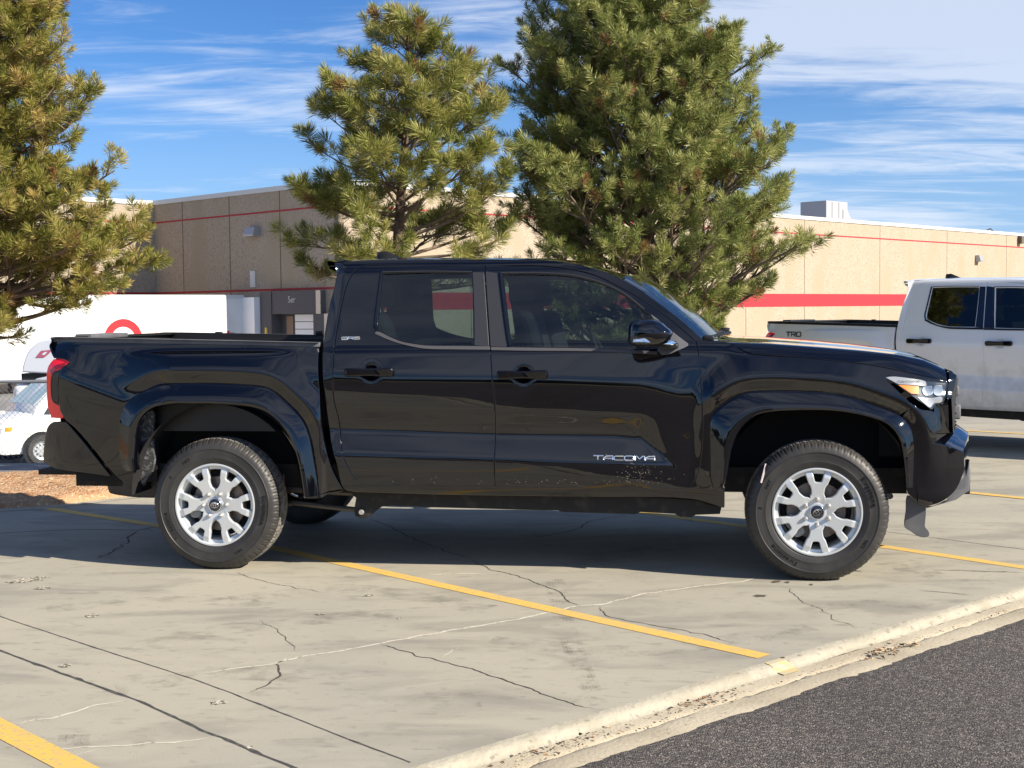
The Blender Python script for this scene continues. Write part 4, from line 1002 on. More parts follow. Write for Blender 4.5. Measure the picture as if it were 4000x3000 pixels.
# bonnet
cut = onskin(Z3((510, 264), (545, 300), (600, 320), (900, 343), (1200, 373), (1350, 398), (1500, 432), (1658, 468)))
cutu = np.array([p[0] for p in cut]); cutw = np.array([p[1] for p in cut])
kn = flat(Z3((300, 247), (420, 250), (520, 258), (700, 264), (1000, 285), (1200, 302), (1400, 325), (1530, 352), (1600, 380), (1672, 414)), .20)
uh = np.linspace(S(*Z3((350, 250))[0], .1)[0], cutu[-1], 46); rows = []
for u in uh:
    wk = np.interp(u, kn[:, 0], kn[:, 1]); wc = np.interp(u, cutu, cutw) if u > cutu[0] else wk - .012
    vc = float(Fv(u, wc)); vk = max(vc + .055, .165 + .25 * max(0, u - 3.75)); r = [(u, vc + .02, wc - .03), (u, vc + .002, wc - .002)]
    for s in (0, .25, .5, .75, 1):
        a = s * math.pi / 2; r.append((u, vc + (vk - vc) * (s ** 1.1), wc + (wk - wc) * (math.sin(a) ** .9 if s > 0 else .03)))
    tn = max(0, (u - 3.6)) ; 
    for s in np.linspace(0, 1, 15)[1:]:
        v = vk + (WID / 2 - vk) * s
        bulge = .006 * (1 - math.exp(-((s - .0) / .35) ** 2)) + .008 * (1 / (1 + math.exp(-(s - .45) / .04)))
        r.append((u + .05 * s * max(0, min(1, (u - 2.9) / 1.2)) ** 1.5, v, wk + bulge * (1 - .35 * max(0, u - 3.4))))
    r += [(p[0], WID - p[1], p[2]) for p in r[-2::-1]]
    rows.append(r)
loft('bonnet', rows, MT['paint'], None, R_(50))
# cowl, wipers
mb = MB(); cu = uh[0]; cz = kn[0, 1]
mb.add([(cu - .10, .16, cz - .01), (cu + .01, .16, cz - .012), (cu + .01, WID - .16, cz - .012), (cu - .10, WID - .16, cz - .01)], [(0, 1, 2, 3)])
mb.build('cowl', MT['trim'], T, None)
wp_ = MB(); wp_.tube([(cu + .02, .28, cz + .012), (cu + .09, .34, cz + .03), (cu + .14, .5, cz + .035), (cu + .10, .95, cz + .05)], .009, 6); wp_.box((cu + .02, .28, cz + .01), (.06, .05, .03), 0, .008)
wp_.tube([(cu + .05, 1.05, cz + .02), (cu + .14, 1.2, cz + .045), (cu + .10, 1.6, cz + .04)], .009, 6); wp_.build('wiper', MT['trim'], T)
# ---------------- front lamps and face
hl = onskin(Z8((346, 206, 1), (420, 199), (520, 208), (640, 222), (905, 250, 1), (884, 375), (862, 440, 1), (795, 452), (757, 492, 1), (700, 448), (560, 350), (450, 268)))
lamp = sheet('headlamp', hl, MT['lampdark'], T, .012, .03)
sheets = []
def sub(parts, name, loop, m_, dv, th=.01, **k):
    q = sheet(name, loop, m_, None, dv, th, **k)
    for a, b in zip(q, parts): a.parent = b
sub(lamp, 'running_lamp', onskin(Z8((362, 212, 1), (430, 206), (560, 220), (700, 246), (712, 285), (640, 280), (470, 268, 1))), MT['silver'], .003, .006)
sub(lamp, 'side_marker', onskin(Z8((472, 277, 1), (648, 290, 1), (650, 358, 1), (585, 352, 1))), MT['amber'], .003, .006)
sub(lamp, 'projector', onskin(Z8((690, 300), (760, 292), (770, 350), (720, 372), (688, 350))), MT['proj'], .006, .006)
sub(lamp, 'projector', onskin(Z8((785, 290), (850, 290), (862, 350), (815, 372), (782, 350))), MT['proj'], .006, .006)
sub(lamp, 'lamp_reflector', onskin(Z8((640, 385, 1), (760, 395), (850, 385), (850, 425), (780, 440), (750, 475), (700, 440, 1))), MT['silver'], .007, .006)
sub(lamp, 'lens', hl, MT['clear'], -.003, .002)
mb = MB(); V, Fc = text_mesh('TACOMA', .016, 0, 1.8); tp = S(*Z8((552, 243))[0], .12)
mb.add([(tp[0] + x, float(Fv(tp[0] + x, tp[1] + y)) - .003, tp[1] + y) for x, y, z in V], [f[::1] for f in Fc]); mb.build('lamp_lettering', MT['trim'], lamp[0], None)
# upper face around the lamp
cheek = onskin(Z8((785, 462, 1), (865, 448, 1), (935, 405), (950, 700, 1), (806, 704, 1), (800, 600)))
sheet('grille_cheek', cheek, MT['paint'], T, .02, .05)
nose = onskin(Z8((915, 158, 1), (978, 190, 1), (935, 400, 1), (892, 385, 1), (912, 250)))
sheet('grille_surround', nose, MT['paint'], T, .0, .05)
bump = onskin(Z8((586, 468, 1), (660, 495), (740, 508), (785, 520), (798, 560), (800, 770, 1), (772, 788, 1), (900, 815), (1036, 865, 1), (1046, 1010, 1), (1030, 1062), (962, 1200), (840, 1298), (700, 1340, 1), (640, 1300), (560, 1225, 1), (596, 1175), (622, 1080)))
i2 = near(FOF, onskin(Z3((1395, 652)))[0])
bl = bump[:-2] + [tuple(FOF[-1]) + (1,)] + [tuple(FOF[k]) for k in range(len(FOF) - 4, i2, -4)] 
sk = onskin(Z3((1474, 596, 1)))
bl = [sk[0]] + [p for p in bump[1:-3]] + [bump[-3]] + onskin(Z8((545, 1180, 1))) + [tuple(FOF[-1]) + (1,)] + [tuple(FOF[k]) for k in range(len(FOF) - 4, i2 + 2, -4)] + [tuple(FOF[i2 + 2]) + (1,)]
panel('bumper_side', bl, MT['paint'], T)
A_ = onskin(Z8((806, 706), (774, 787), (900, 815), (1036, 865), (1046, 1010), (1030, 1062), (962, 1200), (840, 1298), (700, 1340)))
B_ = Z8((960, 700), (985, 655), (1040, 685), (1083, 716), (1086, 800), (1078, 930), (1074, 1180), (965, 1265), (820, 1330))
def bow(A_, Bp, vB):
    rows = [[(p[0], float(Fv(p[0], p[1])) + .002, p[1]) for p in A_], [(S(p[0], p[1], vB)[0], vB, S(p[0], p[1], vB)[1]) for p in Bp]]
    mid = [(p[0] + .05, WID / 2, p[2]) for p in rows[1]]; q3 = [(p[0] + .03, .6, p[2]) for p in rows[1]]
    rows += [q3, mid]
    rows += [[(p[0], WID - p[1], p[2]) for p in r] for r in rows[2::-1]]
    return rows
loft('front_bumper', bow(A_, B_, .42), MT['paint'], None, R_(25))
G1 = onskin(Z8((950, 700), (936, 405), (978, 190), (925, 160))) 
G2 = Z8((958, 700), (968, 450), (990, 230), (955, 175))
loft('grille', bow([(p[0], p[1]) for p in G1], G2, .36), MT['trim'], None, R_(25))
for (x0, y0, x1, y1), m_ in (((962, 285, 1006, 378), MT['gtrim']), ((955, 450, 1020, 580), MT['gtrim'])):
    a = S(*Z8((x0, y0))[0], .75); b = S(*Z8((x1, y1))[0], .75)
    MB().box(((a[0] + b[0]) / 2 - .03, WID / 2, (a[1] + b[1]) / 2), (abs(b[0] - a[0]) + .06, .42, abs(a[1] - b[1])), 0, .012).build('grille_bar', m_, T)
gu0 = S(*Z8((968, 450))[0], .36)[0]
MB().box((gu0 + .030, WID / 2, .93), (.02, .74, .30), 0, .008).build('grille_mesh', MT['dark'], T, None)
for k in range(6): MB().box((gu0 + .042, WID / 2, .81 + .048 * k), (.016, .72, .012), 0, .004).build('grille_slat', MT['trim'], T)
for k in range(-3, 4): MB().box((gu0 + .040, WID / 2 + k * .09, .93), (.012, .012, .27), 0, .003).build('grille_slat', MT['trim'], T)
for v_ in (.33, WID - .33): MB().box((gu0 - .02, v_, .58), (.10, .13, .07), 0, .02).build('fog_lamp', MT['proj'], T)
q = [S(p[0], p[1], .40) for p in Z8((1052, 1000), (1080, 930), (1078, 1060), (1074, 1195), (1040, 1215), (960, 1275), (700, 1350), (700, 1330), (850, 1290), (975, 1195), (1030, 1100))]
V, Fc = plate(np.array(q), WID - .72, .006, lambda x, y, d: (x + .004, .36 + d, y)); MB().add(V, Fc).build('skid_plate', MT['skid'], T)
q = [tuple(S(p[0], p[1], .22)) for p in Z8((542, 1245, 1), (600, 1260), (670, 1310), (705, 1350), (702, 1480), (700, 1510), (735, 1560), (738, 1595), (700, 1612, 1), (640, 1600), (580, 1560), (522, 1515, 1), (530, 1380))]
V, Fc = plate(spline(q, .01), .012, .003, lambda x, y, d: (x, .20 + d + .10 * max(0, .36 - y) ** 1, y)); both(MB().add(V, Fc), 'air_deflector', MT['gtrim'])
# ---------------- rear lamps, bumper, bed
tl = onskin(Z5((430, 318, 1), (520, 322), (572, 346, 1), (556, 372), (520, 395), (494, 425), (482, 470), (482, 680), (500, 760), (498, 797, 1), (408, 792, 1), (380, 705), (371, 500), (382, 385)))
ta = sheet('tail_lamp', tl, MT['red'], T, .010, .05)
sub(ta, 'lamp_housing', onskin(Z5((478, 402, 1), (556, 350), (572, 346, 1), (556, 372), (520, 395), (494, 425), (482, 470), (482, 680), (492, 715, 1), (470, 690), (430, 668), (412, 620), (410, 480), (432, 425))), MT['trim'], .004, .01)
sub(ta, 'reflector', onskin(Z5((440, 435, 1), (470, 430, 1), (470, 670, 1), (430, 650, 1), (426, 500))), MT['lampdark'], .000, .01)
sub(ta, 'lamp_band', onskin(Z5((400, 405, 1), (440, 372), (530, 345, 1), (520, 368), (450, 400), (410, 440, 1))), MT['redd'], .006, .01)
rb = onskin(Z5((432, 832, 1), (528, 832, 1), (640, 960), (760, 1110), (882, 1262, 1), (700, 1235), (440, 1197), (346, 1152, 1), (350, 1040), (372, 900), (398, 850)))
panel('rear_bumper', rb, MT['paint'], T, dv=.006)
# tailgate + closing faces
e1 = onskin(Z1((150, 200), (142, 230), (165, 293), (130, 330), (120, 480), (140, 640))) ; w_hi = e1[0][1]; w_lo = e1[-1][1]
rows = []
for u, w_, dd in ((e1[0][0] + .10, w_hi + .01, 0), (e1[0][0] - .01, w_hi + .012, 0), (e1[1][0] - .012, e1[1][1] + .0, 0), (e1[2][0] - .02, e1[2][1], 0), (e1[2][0] - .01, .9, 0), (e1[2][0] - .0, w_lo - .05, 0)):
    rows.append([(u + .03 - .03 * (1 - (2 * s - 1) ** 2), .13 + (WID - .26) * s, w_) for s in np.linspace(0, 1, 13)])
tg = loft('tailgate', rows, MT['paint'], None, R_(30))
mb = MB(); mb.box((e1[2][0] - .05, WID / 2, 1.12), (.03, .32, .07), 0, .01); mb.build('handle', MT['trim'], tg)
mb = MB(); mb.box((-.86, WID / 2, .66), (.16, WID - .34, .20), 0, .03); mb.build('bumper_centre', MT['paint'], T)
for y in (.11, WID - .11):
    pass
for v_ in (.22, WID - .22):
    MB().box((-.66, v_, .80), (.50, .03, .64)).build('inner_panel', MT['liner'], T, None)
    MB().box((3.86, v_ + (.14 if v_ < 1 else -.14), .84), (.30, .05, .40)).build('inner_panel', MT['liner'], T, None)
# bed rail caps and tub
capt = Z1((146, 180, 1), (170, 176), (600, 184), (1200, 196), (1731, 208, 1), (1729, 232, 1), (1200, 220), (600, 209), (158, 201, 1))
cq = onskin(capt)
sheet('bed_rail_cap', cq, MT['gtrim'], T, -.006, .05)
ub_, ue = cq[0][0] + .03, S(*Z1((1728, 220))[0], .12)[0]
tw = lambda u: np.interp(u, [ub_, ue], [S(*Z1((170, 176))[0], .1)[1], S(*Z1((1728, 208))[0], .1)[1]])
mb = MB()
for v0, v1 in ((.10, .20), (WID - .20, WID - .10)):
    mb.add([(ub_, v0, tw(ub_) - .001), (ue, v0, tw(ue) - .001), (ue, v1, tw(ue) - .001), (ub_, v1, tw(ub_) - .001)], [(0, 1, 2, 3)])
vi = .20
for v in (vi, WID - vi): mb.add([(ub_, v, tw(ub_)), (ue, v, tw(ue)), (ue, v, .78), (ub_, v, .78)], [(0, 1, 2, 3)])
mb.add([(ub_ + .06, vi, .78), (ue, vi, .78), (ue, WID - vi, .78), (ub_ + .06, WID - vi, .78)], [(0, 1, 2, 3)])
mb.add([(ue, vi, .78), (ue, WID - vi, .78), (ue, WID - vi, tw(ue) - .02), (ue, vi, tw(ue) - .02)], [(0, 1, 2, 3)])
mb.add([(ub_ + .06, vi, .78), (ub_ + .06, WID - vi, .78), (ub_ + .06, WID - vi, tw(ub_)), (ub_ + .06, vi, tw(ub_))], [(0, 1, 2, 3)])
mb.build('bed_tub', MT['trim'], T, None)
mb = MB(); mb.box((ub_ + .03, .72, tw(ub_) - .004), (.11, .52, .03), 0, .008); mb.build('tailgate_cap', MT['gtrim'], T)
mb = MB()
for k in (.25, .7): mb.box((ub_ + (ue - ub_) * k, WID - .17, tw(0) + .012), (.05, .03, .03), 0, .006)
mb.tube([(ub_ + .3, WID - .19, tw(0) - .03), (ue - .1, WID - .19, tw(0) - .03)], .013, 8); mb.build('cargo_rail', MT['trim'], T)
# ---------------- cabin
mb = MB(); mb.box((1.75, WID / 2, .58), (2.1, 1.55, .05)); mb.build('cabin_floor', MT['black'], T, None)
def seat(u, y, wd, head=True):
    m_ = MB(); m_.box((u, y, .86), (.50, wd, .14), 0, .04)
    for k, z in enumerate(np.linspace(.95, 1.42, 6)):
        pass
    prof = [(-.22, .90), (-.30, 1.2), (-.345, 1.44), (-.33, 1.46), (-.27, 1.44), (-.20, 1.2), (-.10, .92)]
    V, Fc = plate(spline([(u + a, b) for a, b in prof], .03), wd, .03, lambda x, z, d: (x, y - wd / 2 + d, z)); m_.add(V, Fc)
    for hy in ((y,) if wd < .8 else (y - .42, y + .42)):
        V, Fc = plate(spline([(u - .40, 1.50), (u - .405, 1.62), (u - .37, 1.66), (u - .31, 1.64), (u - .30, 1.50)], .03), .24, .03, lambda x, z, d: (x, hy - .12 + d, z)); m_.add(V, Fc)
        m_.tube([(u - .34, hy - .05, 1.40), (u - .355, hy - .05, 1.52)], .008, 6).tube([(u - .34, hy + .05, 1.40), (u - .355, hy + .05, 1.52)], .008, 6)
    return m_
ush = S(2050, 1330, .4)[0] + .22
for y in (.50, WID - .50): seat(ush + .1, y, .52).build('front_seat', MT['black'], T, R_(40))
seat(S(1480, 1330, .5)[0] + .35, WID / 2, 1.36).build('rear_bench', MT['black'], T, R_(40))
ud = S(2600, 1360, .4)[0]
V, Fc = plate(spline([(ud + .15, 1.17), (ud - .05, 1.20), (ud - .22, 1.17), (ud - .30, 1.05), (ud - .20, .80), (ud + .1, .65), (ud + .25, .9)], .04), WID - .34, .02, lambda x, z, d: (x, .17 + d, z))
MB().add(V, Fc).build('dashboard', MT['black'], T, R_(40))
mb = MB(); cth = R_(25); sw = (ud - .42, WID - .52, 1.12)
mb.tube([(sw[0] + .19 * math.sin(t) * math.sin(cth) * -1, sw[1] + .19 * math.cos(t), sw[2] + .19 * math.sin(t) * math.cos(cth)) for t in np.linspace(0, 2 * math.pi, 33)], .015, 8, False)
mb.box((sw[0] + .02, sw[1], sw[2] - .02), (.05, .16, .13), 0, .02); mb.tube([(sw[0] + .02, sw[1] - .19, sw[2]), (sw[0] + .02, sw[1] + .19, sw[2])], .018, 6); mb.tube([sw, (ud - .1, sw[1], 1.0)], .03, 8)
mb.build('steering_wheel', MT['black'], T, R_(40))
rows = [[(p[0] , p[1], p[2] - .045) for p in r[1:-1]] for r in [[(u, v0_, w_) for v0_ in np.linspace(.34, WID - .34, 8)] for u, w_ in rp[:-2]]]
loft('headliner', rows, mat('headliner', (.05, .05, .052), .9), None, None)
# mud spatter low on the doors and wing
mbm = MB(); rm = np.random.default_rng(3)
cx_, cy_ = 2490, 1848
for k in range(150):
    if k < 95: px_, py_ = cx_ + rm.normal() * 55, cy_ + rm.normal() * 22
    else: px_, py_ = rm.uniform(1500, 2640), 1890 - abs(rm.normal()) * 14
    a = onskin([(px_, py_)])[0]; v_ = float(Fv(*a)) - .0012; s_ = rm.uniform(.0009, .0026); n_ = 6
    mbm.add([(a[0] + s_ * rm.uniform(.7, 1.6) * math.cos(q), v_, a[1] + s_ * math.sin(q)) for q in np.linspace(0, 2 * math.pi, n_, endpoint=False)], [tuple(range(n_))])
mbm.build('mud_spatter', mat('dry_mud_specks', (.19, .165, .13), .9), dF[0], None)['kind'] = 'stuff'
# ---------------- badges: stroke letters
STK = dict(T=[((0, 1), (1.15, 1)), ((.5, 1), (.5, 0))], A=[((0, 0), (.0, .55), (.35, 1), (1, 1), (1, 0)), ((.1, .38), (1, .38))], C=[((1.05, 1), (.15, 1), (0, .8), (0, .15), (.15, 0), (1.05, 0))], O=[((.15, 1), (.85, 1), (1, .85), (1, .15), (.85, 0), (.15, 0), (0, .15), (0, .85), (.15, 1))],
    M=[((0, 0), (0, 1), (.2, 1), (.5, .3), (.85, 1), (1.05, 1), (1.05, 0))], S=[((1, 1), (.12, 1), (0, .85), (0, .6), (.12, .5), (.88, .5), (1, .4), (1, .12), (.88, 0), (0, 0))], R=[((0, 0), (0, 1), (.88, 1), (1, .85), (1, .6), (.88, .48), (0, .48)), ((.5, .48), (1.02, 0))],
    D=[((0, 0), (0, 1), (.8, 1), (1, .8), (1, .2), (.8, 0), (0, 0))])
STK['5'] = [((1, 1), (0, 1), (0, .55), (.85, .55), (1, .42), (1, .12), (.85, 0), (0, 0))]
def badge(name, s, u0, w0, h, wd, gap, slope, m_, rad=.0026, parent=None, dv=-.004, sides=1, kx=1.0):
    mb = MB(); u = u0
    for ch in s:
        for stq in STK[ch]:
            P = [(u + a * wd, w0 + b * h + (u + a * wd - u0) * slope) for a, b in stq]
            mb.tube([(a, float(Fv(a, b)) + dv, b) for a, b in P], rad, 5)
        u += wd + gap
    return mb.build(name, m_, parent or T, R_(40))
a = onskin(ZT((520, 655)))[0]; b = onskin(ZT((1595, 668)))[0]; hgt = abs(onskin(ZT((600, 575)))[0][1] - onskin(ZT((600, 640)))[0][1]) * 1.05
tot = b[0] - a[0]; gp = .0075; wdt = (tot - 5 * gp) / 6.1
badge('door_lettering', 'TACOMA', a[0], a[1] + .004, hgt, wdt, gp, (b[1] - a[1]) / tot, MT['badge'], .0042, dF[0])
a = onskin(ZQ((288, 262)))[0]; b = onskin(ZQ((528, 268)))[0]; tot = b[0] - a[0]
badge('door_lettering', 'SR5', a[0], a[1] + .001, .0135, (tot - .006) / 3, .003, 0, MT['badge'], .0030, dR[0])
# ================================================================== background
# ---- the silver-white pickup beyond
TH2 = R_(45); U2 = np.array([math.cos(TH2), -math.sin(TH2), 0]); V2_ = np.array([math.sin(TH2), math.cos(TH2), 0])
uh_, wh_ = S(*Z2((360, 758))[0], .05)
_hp = at_y(3586, 1338, 14.1)
O2 = _hp - uh_ * U2 - .05 * V2_; O2[2] = 0
O2[2] = float(G(O2[0] + U2[0] * 1.7, O2[1] + U2[1] * 1.7)) - .02
m_sil = mat('silver_white_paint', (.90, .90, .90), .3, .0, .5, 1, .03, noise=(1.6, (.87, .87, .87), .4, .7, 3))
t_ = m_sil.node_tree; b_ = t_.nodes['Principled BSDF']                       # road dirt thrown up along the sills
tc_ = t_.nodes.new('ShaderNodeTexCoord'); sx_ = t_.nodes.new('ShaderNodeSeparateXYZ'); t_.links.new(tc_.outputs['Object'], sx_.inputs[0])
nz_ = t_.nodes.new('ShaderNodeTexNoise'); nz_.inputs['Scale'].default_value = 9; nz_.inputs['Detail'].default_value = 8; t_.links.new(tc_.outputs['Object'], nz_.inputs['Vector'])
m1 = t_.nodes.new('ShaderNodeMath'); m1.operation = 'MULTIPLY_ADD'; t_.links.new(nz_.outputs[0], m1.inputs[0]); m1.inputs[1].default_value = .9; t_.links.new(sx_.outputs[2], m1.inputs[2])
m2 = t_.nodes.new('ShaderNodeMapRange'); t_.links.new(m1.outputs[0], m2.inputs[0]); m2.inputs[1].default_value = 1.35; m2.inputs[2].default_value = .85; m2.inputs[3].default_value = 0; m2.inputs[4].default_value = .45
src_ = b_.inputs['Base Color'].links[0].from_socket; x_ = t_.nodes.new('ShaderNodeMix'); x_.data_type = 'RGBA'; t_.links.new(m2.outputs[0], x_.inputs[0]); t_.links.new(src_, x_.inputs[6]); x_.inputs[7].default_value = (.30, .27, .23, 1); t_.links.new(x_.outputs[2], b_.inputs['Base Color'])
m_priv = glass_mat('privacy_glass', (.05, .06, .065), 0, 1.5)
tr2 = dup(truck, None, {'black_paint': m_sil, 'tinted_glass': m_priv, 'belt_moulding': MT['trim'], 'grey_plastic': MT['trim'], 'matte_pillar_film': MT['capm']}, ('door_lettering', 'chalk_mark'))
tr2.location = O2; tr2.rotation_euler = (0, 0, -TH2)
tag(tr2, 'silver white crew cab pickup truck parked farther back at the right edge', 'truck')
for o in (truck, tr2): o['group'] = 'pickup trucks parked on the concrete lot'
def inv2(px, py, v=.07):
    d = ray(px, py); o = np.array([0, 0, CAM_H]) - O2; t = (v - o @ V2_) / (d @ V2_); p = o + d * t; return p @ U2, p[2]

q0_ = inv2(3066, 1314)
badge('bed_lettering', 'TRD', q0_[0], q0_[1], .048, .055, .014, 0, MT['lampdark'], .006, tr2)

# ---- the long warehouse
C_ = np.array([-18.3, 70.0]); D_ = np.array([-7.5, 59.5]); bd = (D_ - C_) / np.linalg.norm(D_ - C_); ad = np.array([-bd[1], bd[0]])
if ad[1] < 0: ad = -ad
ROOF = 7.28; GZ = -1.95
def wallhit(px, py, P, dr):
    d = ray(px, py); n = np.array([-dr[1], dr[0]]); t = (P @ n) / (d[:2] @ n); p = np.array([0, 0, CAM_H]) + d * t
    return (p[:2] - P) @ dr, p[2]
m_agg = mat('exposed_aggregate_panel', (.40, .33, .255), .95, bump=(14, .7, .03), noise=(11, (.27, .22, .16), .50, .66, 3), noise2=(.6, (.345, .287, .205), .45, .66, 8, (1, 1, .4)))
m_cop = mat('white_coping', (.58, .60, .59), .5)
m_red = mat('red_band_paint', (.36, .018, .030), .7, noise=(3, (.31, .017, .028), .4, .7, 6))
m_gro = mat('panel_groove', (.13, .105, .08), .95)
wh = empty('warehouse', (C_[0], C_[1], GZ)); tag(wh, 'long tan aggregate panel warehouse with red stripes and white roof edge', 'building')
wh_inv = Matrix.Translation((-C_[0], -C_[1], -GZ))
def P3(P, dr, s, off, z):
    """point on a wall: s along, off out of the wall towards the viewer"""
    n = np.array([dr[1], -dr[0]]); 
    if n @ (-(P + dr * s)) < 0: n = -n
    p = P + dr * s + n * off; return (p[0] - C_[0], p[1] - C_[1], z - GZ)
def wbox(mb, P, dr, s0, s1, z0, z1, o0, o1):
    c = [P3(P, dr, s, o, z) for z in (z0, z1) for s, o in ((s0, o0), (s1, o0), (s1, o1), (s0, o1))]
    mb.add(c, [(0, 3, 2, 1), (4, 5, 6, 7), (0, 1, 5, 4), (1, 2, 6, 5), (2, 3, 7, 6), (3, 0, 4, 7)])
LW = np.linalg.norm(D_ - C_); walls = {'near': (D_, ad, 0, 120), 'shade': (C_, bd, 0, LW), 'far': (C_, -ad, 0, 60)}
for key, (P, dr, s0, s1) in walls.items():
    mb = MB(); wbox(mb, P, dr, s0 + (0 if key != 'far' else 0), s1, GZ - .4, ROOF - .22, -.3, 0); mb.build('wall', m_agg, wh, None)
    mb = MB(); wbox(mb, P, dr, s0 - (.0 if key != 'near' else .0), s1, ROOF - .22, ROOF, -.4, .06); mb.build('coping', m_cop, wh, None)
    zu = 6.15; mb = MB(); wbox(mb, P, dr, s0, s1, zu - .04, zu + .04, -.05, .012); mb.build('red_stripe', m_red, wh, None)
    if key == 'near': mb = MB(); wbox(mb, P, dr, s0, s1, 1.56, 2.36, -.05, .014); mb.build('red_stripe', m_red, wh, None)
    else: mb = MB(); wbox(mb, P, dr, s0, s1, 2.50, 2.60, -.05, .012); mb.build('red_stripe', m_red, wh, None)
roofm = MB(); c = [P3(D_, ad, s, o, ROOF - .5) for s, o in ((0, -.3), (120, -.3), (120, -60), (0, -60))]; roofm.add(c, [(0, 1, 2, 3)]); roofm.build('roof', mat('roof_gravel', (.3, .29, .27), .9), wh, None)
js = [wallhit(px, 1000, *walls['shade'][:2])[0] for px in (716, 899, 1096)]
gr_ = MB()
for s in js: wbox(gr_, C_, bd, s - .03, s + .03, GZ, ROOF - .22, -.05, .006)
for px in (3437, 3699, 3931): 
    s = wallhit(px, 1000, D_, ad)[0]; wbox(gr_, D_, ad, s - .025, s + .025, GZ, ROOF - .22, -.05, .006)
for s in (8, 16, 24, 31, 37.5): wbox(gr_, D_, ad, s - .025, s + .025, GZ, ROOF - .22, -.05, .006)
for s in (8, 16, 24): wbox(gr_, C_, -ad, s - .025, s + .025, GZ, ROOF - .22, -.05, .006)
gr_.build('panel_joint', m_gro, wh, None)['kind'] = 'stuff'
# wall lights, plate, drain
m_fix = mat('wall_light_metal', (.35, .36, .38), .4, .3)
for px, py, (P, dr), wd in ((997, 907, walls['shade'][:2], .8), (3816, 1010, walls['near'][:2], .55)):
    s, z = wallhit(px, py, P, dr); mb = MB(); h = .42 if wd > .6 else .5
    c = [P3(P, dr, s + a, o, z + b_2) for a in (-wd / 2, wd / 2) for o, b_2 in ((.01, h / 2), (.30, h / 2), (.42, -h / 4), (.42, -h / 2), (.01, -h / 2))]
    mb.add(c, [(0, 1, 2, 3, 4), (9, 8, 7, 6, 5)] + [(j, 5 + j, 5 + (j + 1) % 5, (j + 1) % 5) for j in range(5)]); mb.build('wall_light', m_fix, wh, None)
s, z = wallhit(990, 1090, C_, bd); mb = MB(); wbox(mb, C_, bd, s - .19, s + .19, z - .38, z + .38, 0, .06); mb.build('wall_plate', m_cop, wh, None)
s, z = wallhit(3980, 935, D_, ad); mb = MB(); wbox(mb, D_, ad, s - .25, s + .25, z - .35, z + .25, 0, .35); mb.build('security_camera', m_gro, wh, None)
# dock openings on the shaded wall
m_seal = mat('dock_seal_fabric', (.10, .095, .098), .85, bump=(12, .5, .03))
m_whd = mat('dock_door_white', (.86, .86, .86), .5)
s0, zt = wallhit(1100, 1150, C_, bd); s1, _ = wallhit(1272, 1150, C_, bd); zo = wallhit(1180, 1226, C_, bd)[1]
mb = MB(); wbox(mb, C_, bd, s0, s1, zo, 2.46, 0, .55); hd_ = mb.build('dock_seal', m_seal, wh, None)
mb = MB(); sl = wallhit(1058, 1200, C_, bd)[0]; wbox(mb, C_, bd, sl, s0, GZ, 2.46, 0, .60); mb.build('dock_seal', m_seal, wh, None)
mb = MB(); sr = wallhit(1258, 1200, C_, bd)[0]; wbox(mb, C_, bd, sr, s1 + .5, GZ, zo, 0, .5); mb.build('dock_seal', m_seal, wh, None)
sa, sb = wallhit(1155, 1200, C_, bd)[0], wallhit(1256, 1200, C_, bd)[0]
mb = MB(); wbox(mb, C_, bd, s0, sr, -.6, zo, -.04, .004); mb.build('dock_opening', m_seal, wh, None)
mb = MB(); 
for k in range(6): wbox(mb, C_, bd, sa, sb, -.6 + k * (zo + .6) / 6, -.6 + (k + 1) * (zo + .6) / 6 - .03, .0, .05)
mb.build('dock_door', m_whd, wh, None)
mb = MB(); wbox(mb, C_, bd, wallhit(1122, 1200, C_, bd)[0], wallhit(1148, 1200, C_, bd)[0], -.6, zo - .1, 0, .06); mb.build('door_jamb', mat('jamb_brown', (.28, .19, .13), .8), wh, None)
V, Fc = text_mesh('Ser', .42, .01); s, z = wallhit(1180, 1171, C_, bd); mb = MB(); mb.add([P3(C_, bd, s + a, .57 + c, z + b_2) for a, b_2, c in V], Fc); mb.build('seal_lettering', m_fix, hd_, None)
mb = MB(); sc0, _ = wallhit(978, 1200, C_, bd); sc1, _ = wallhit(1056, 1200, C_, bd); zc_ = wallhit(1016, 1162, C_, bd)[1]; wbox(mb, C_, bd, sc0, sc1, GZ, zc_, 0, .9); mb.build('dock_door', m_whd, wh, None)
s, z = wallhit(1085, 1300, C_, bd); mb = MB(); wbox(mb, C_, bd, s - .06, s + .06, z - .5, z + .25, .6, .68); mb.build('dock_bumper', mat('bumper_yellow', (.75, .5, .06), .6), wh, None)
# things on the roof
m_ru = mat('rooftop_unit_paint', (.40, .40, .42), .5, .1)
def roofthing(px0, px1, py0, back, name, label, cat, m):
    s_, _ = wallhit((px0 + px1) / 2, 900, D_, ad); n = np.array([-ad[1], ad[0]]) 
    if n @ D_ < 0: n = -n
    d = ray((px0 + px1) / 2, py0); P = D_ + n * back; nn_ = np.array([-ad[1], ad[0]]); t = (P @ nn_) / (d[:2] @ nn_); p = np.array([0, 0, CAM_H]) + d * t; k = d[1] * t / F_PX / (d[1] / F_PX)
    sc_ = np.linalg.norm(d) * t / F_PX
    return p, sc_
p, k = roofthing(3180, 3300, 790, 7, '', '', '', None)
rt = empty('rooftop_unit', (p[0], p[1], ROOF - .5)); tag(rt, 'pale grey rooftop air unit standing on the warehouse roof beside the large pine', 'air unit')
hgt_ = p[2] - ROOF + .5; rzr = math.atan2(ad[1], ad[0]); wd_ = .66 * 143 * (F_PX and 1) * k / F_PX * 0 + 3.0
mb = MB(); mb.box((-.4, 0, hgt_ / 2), (wd_, 2.2, hgt_), rzr, .03); mb.build('cabinet', m_ru, rt, None)
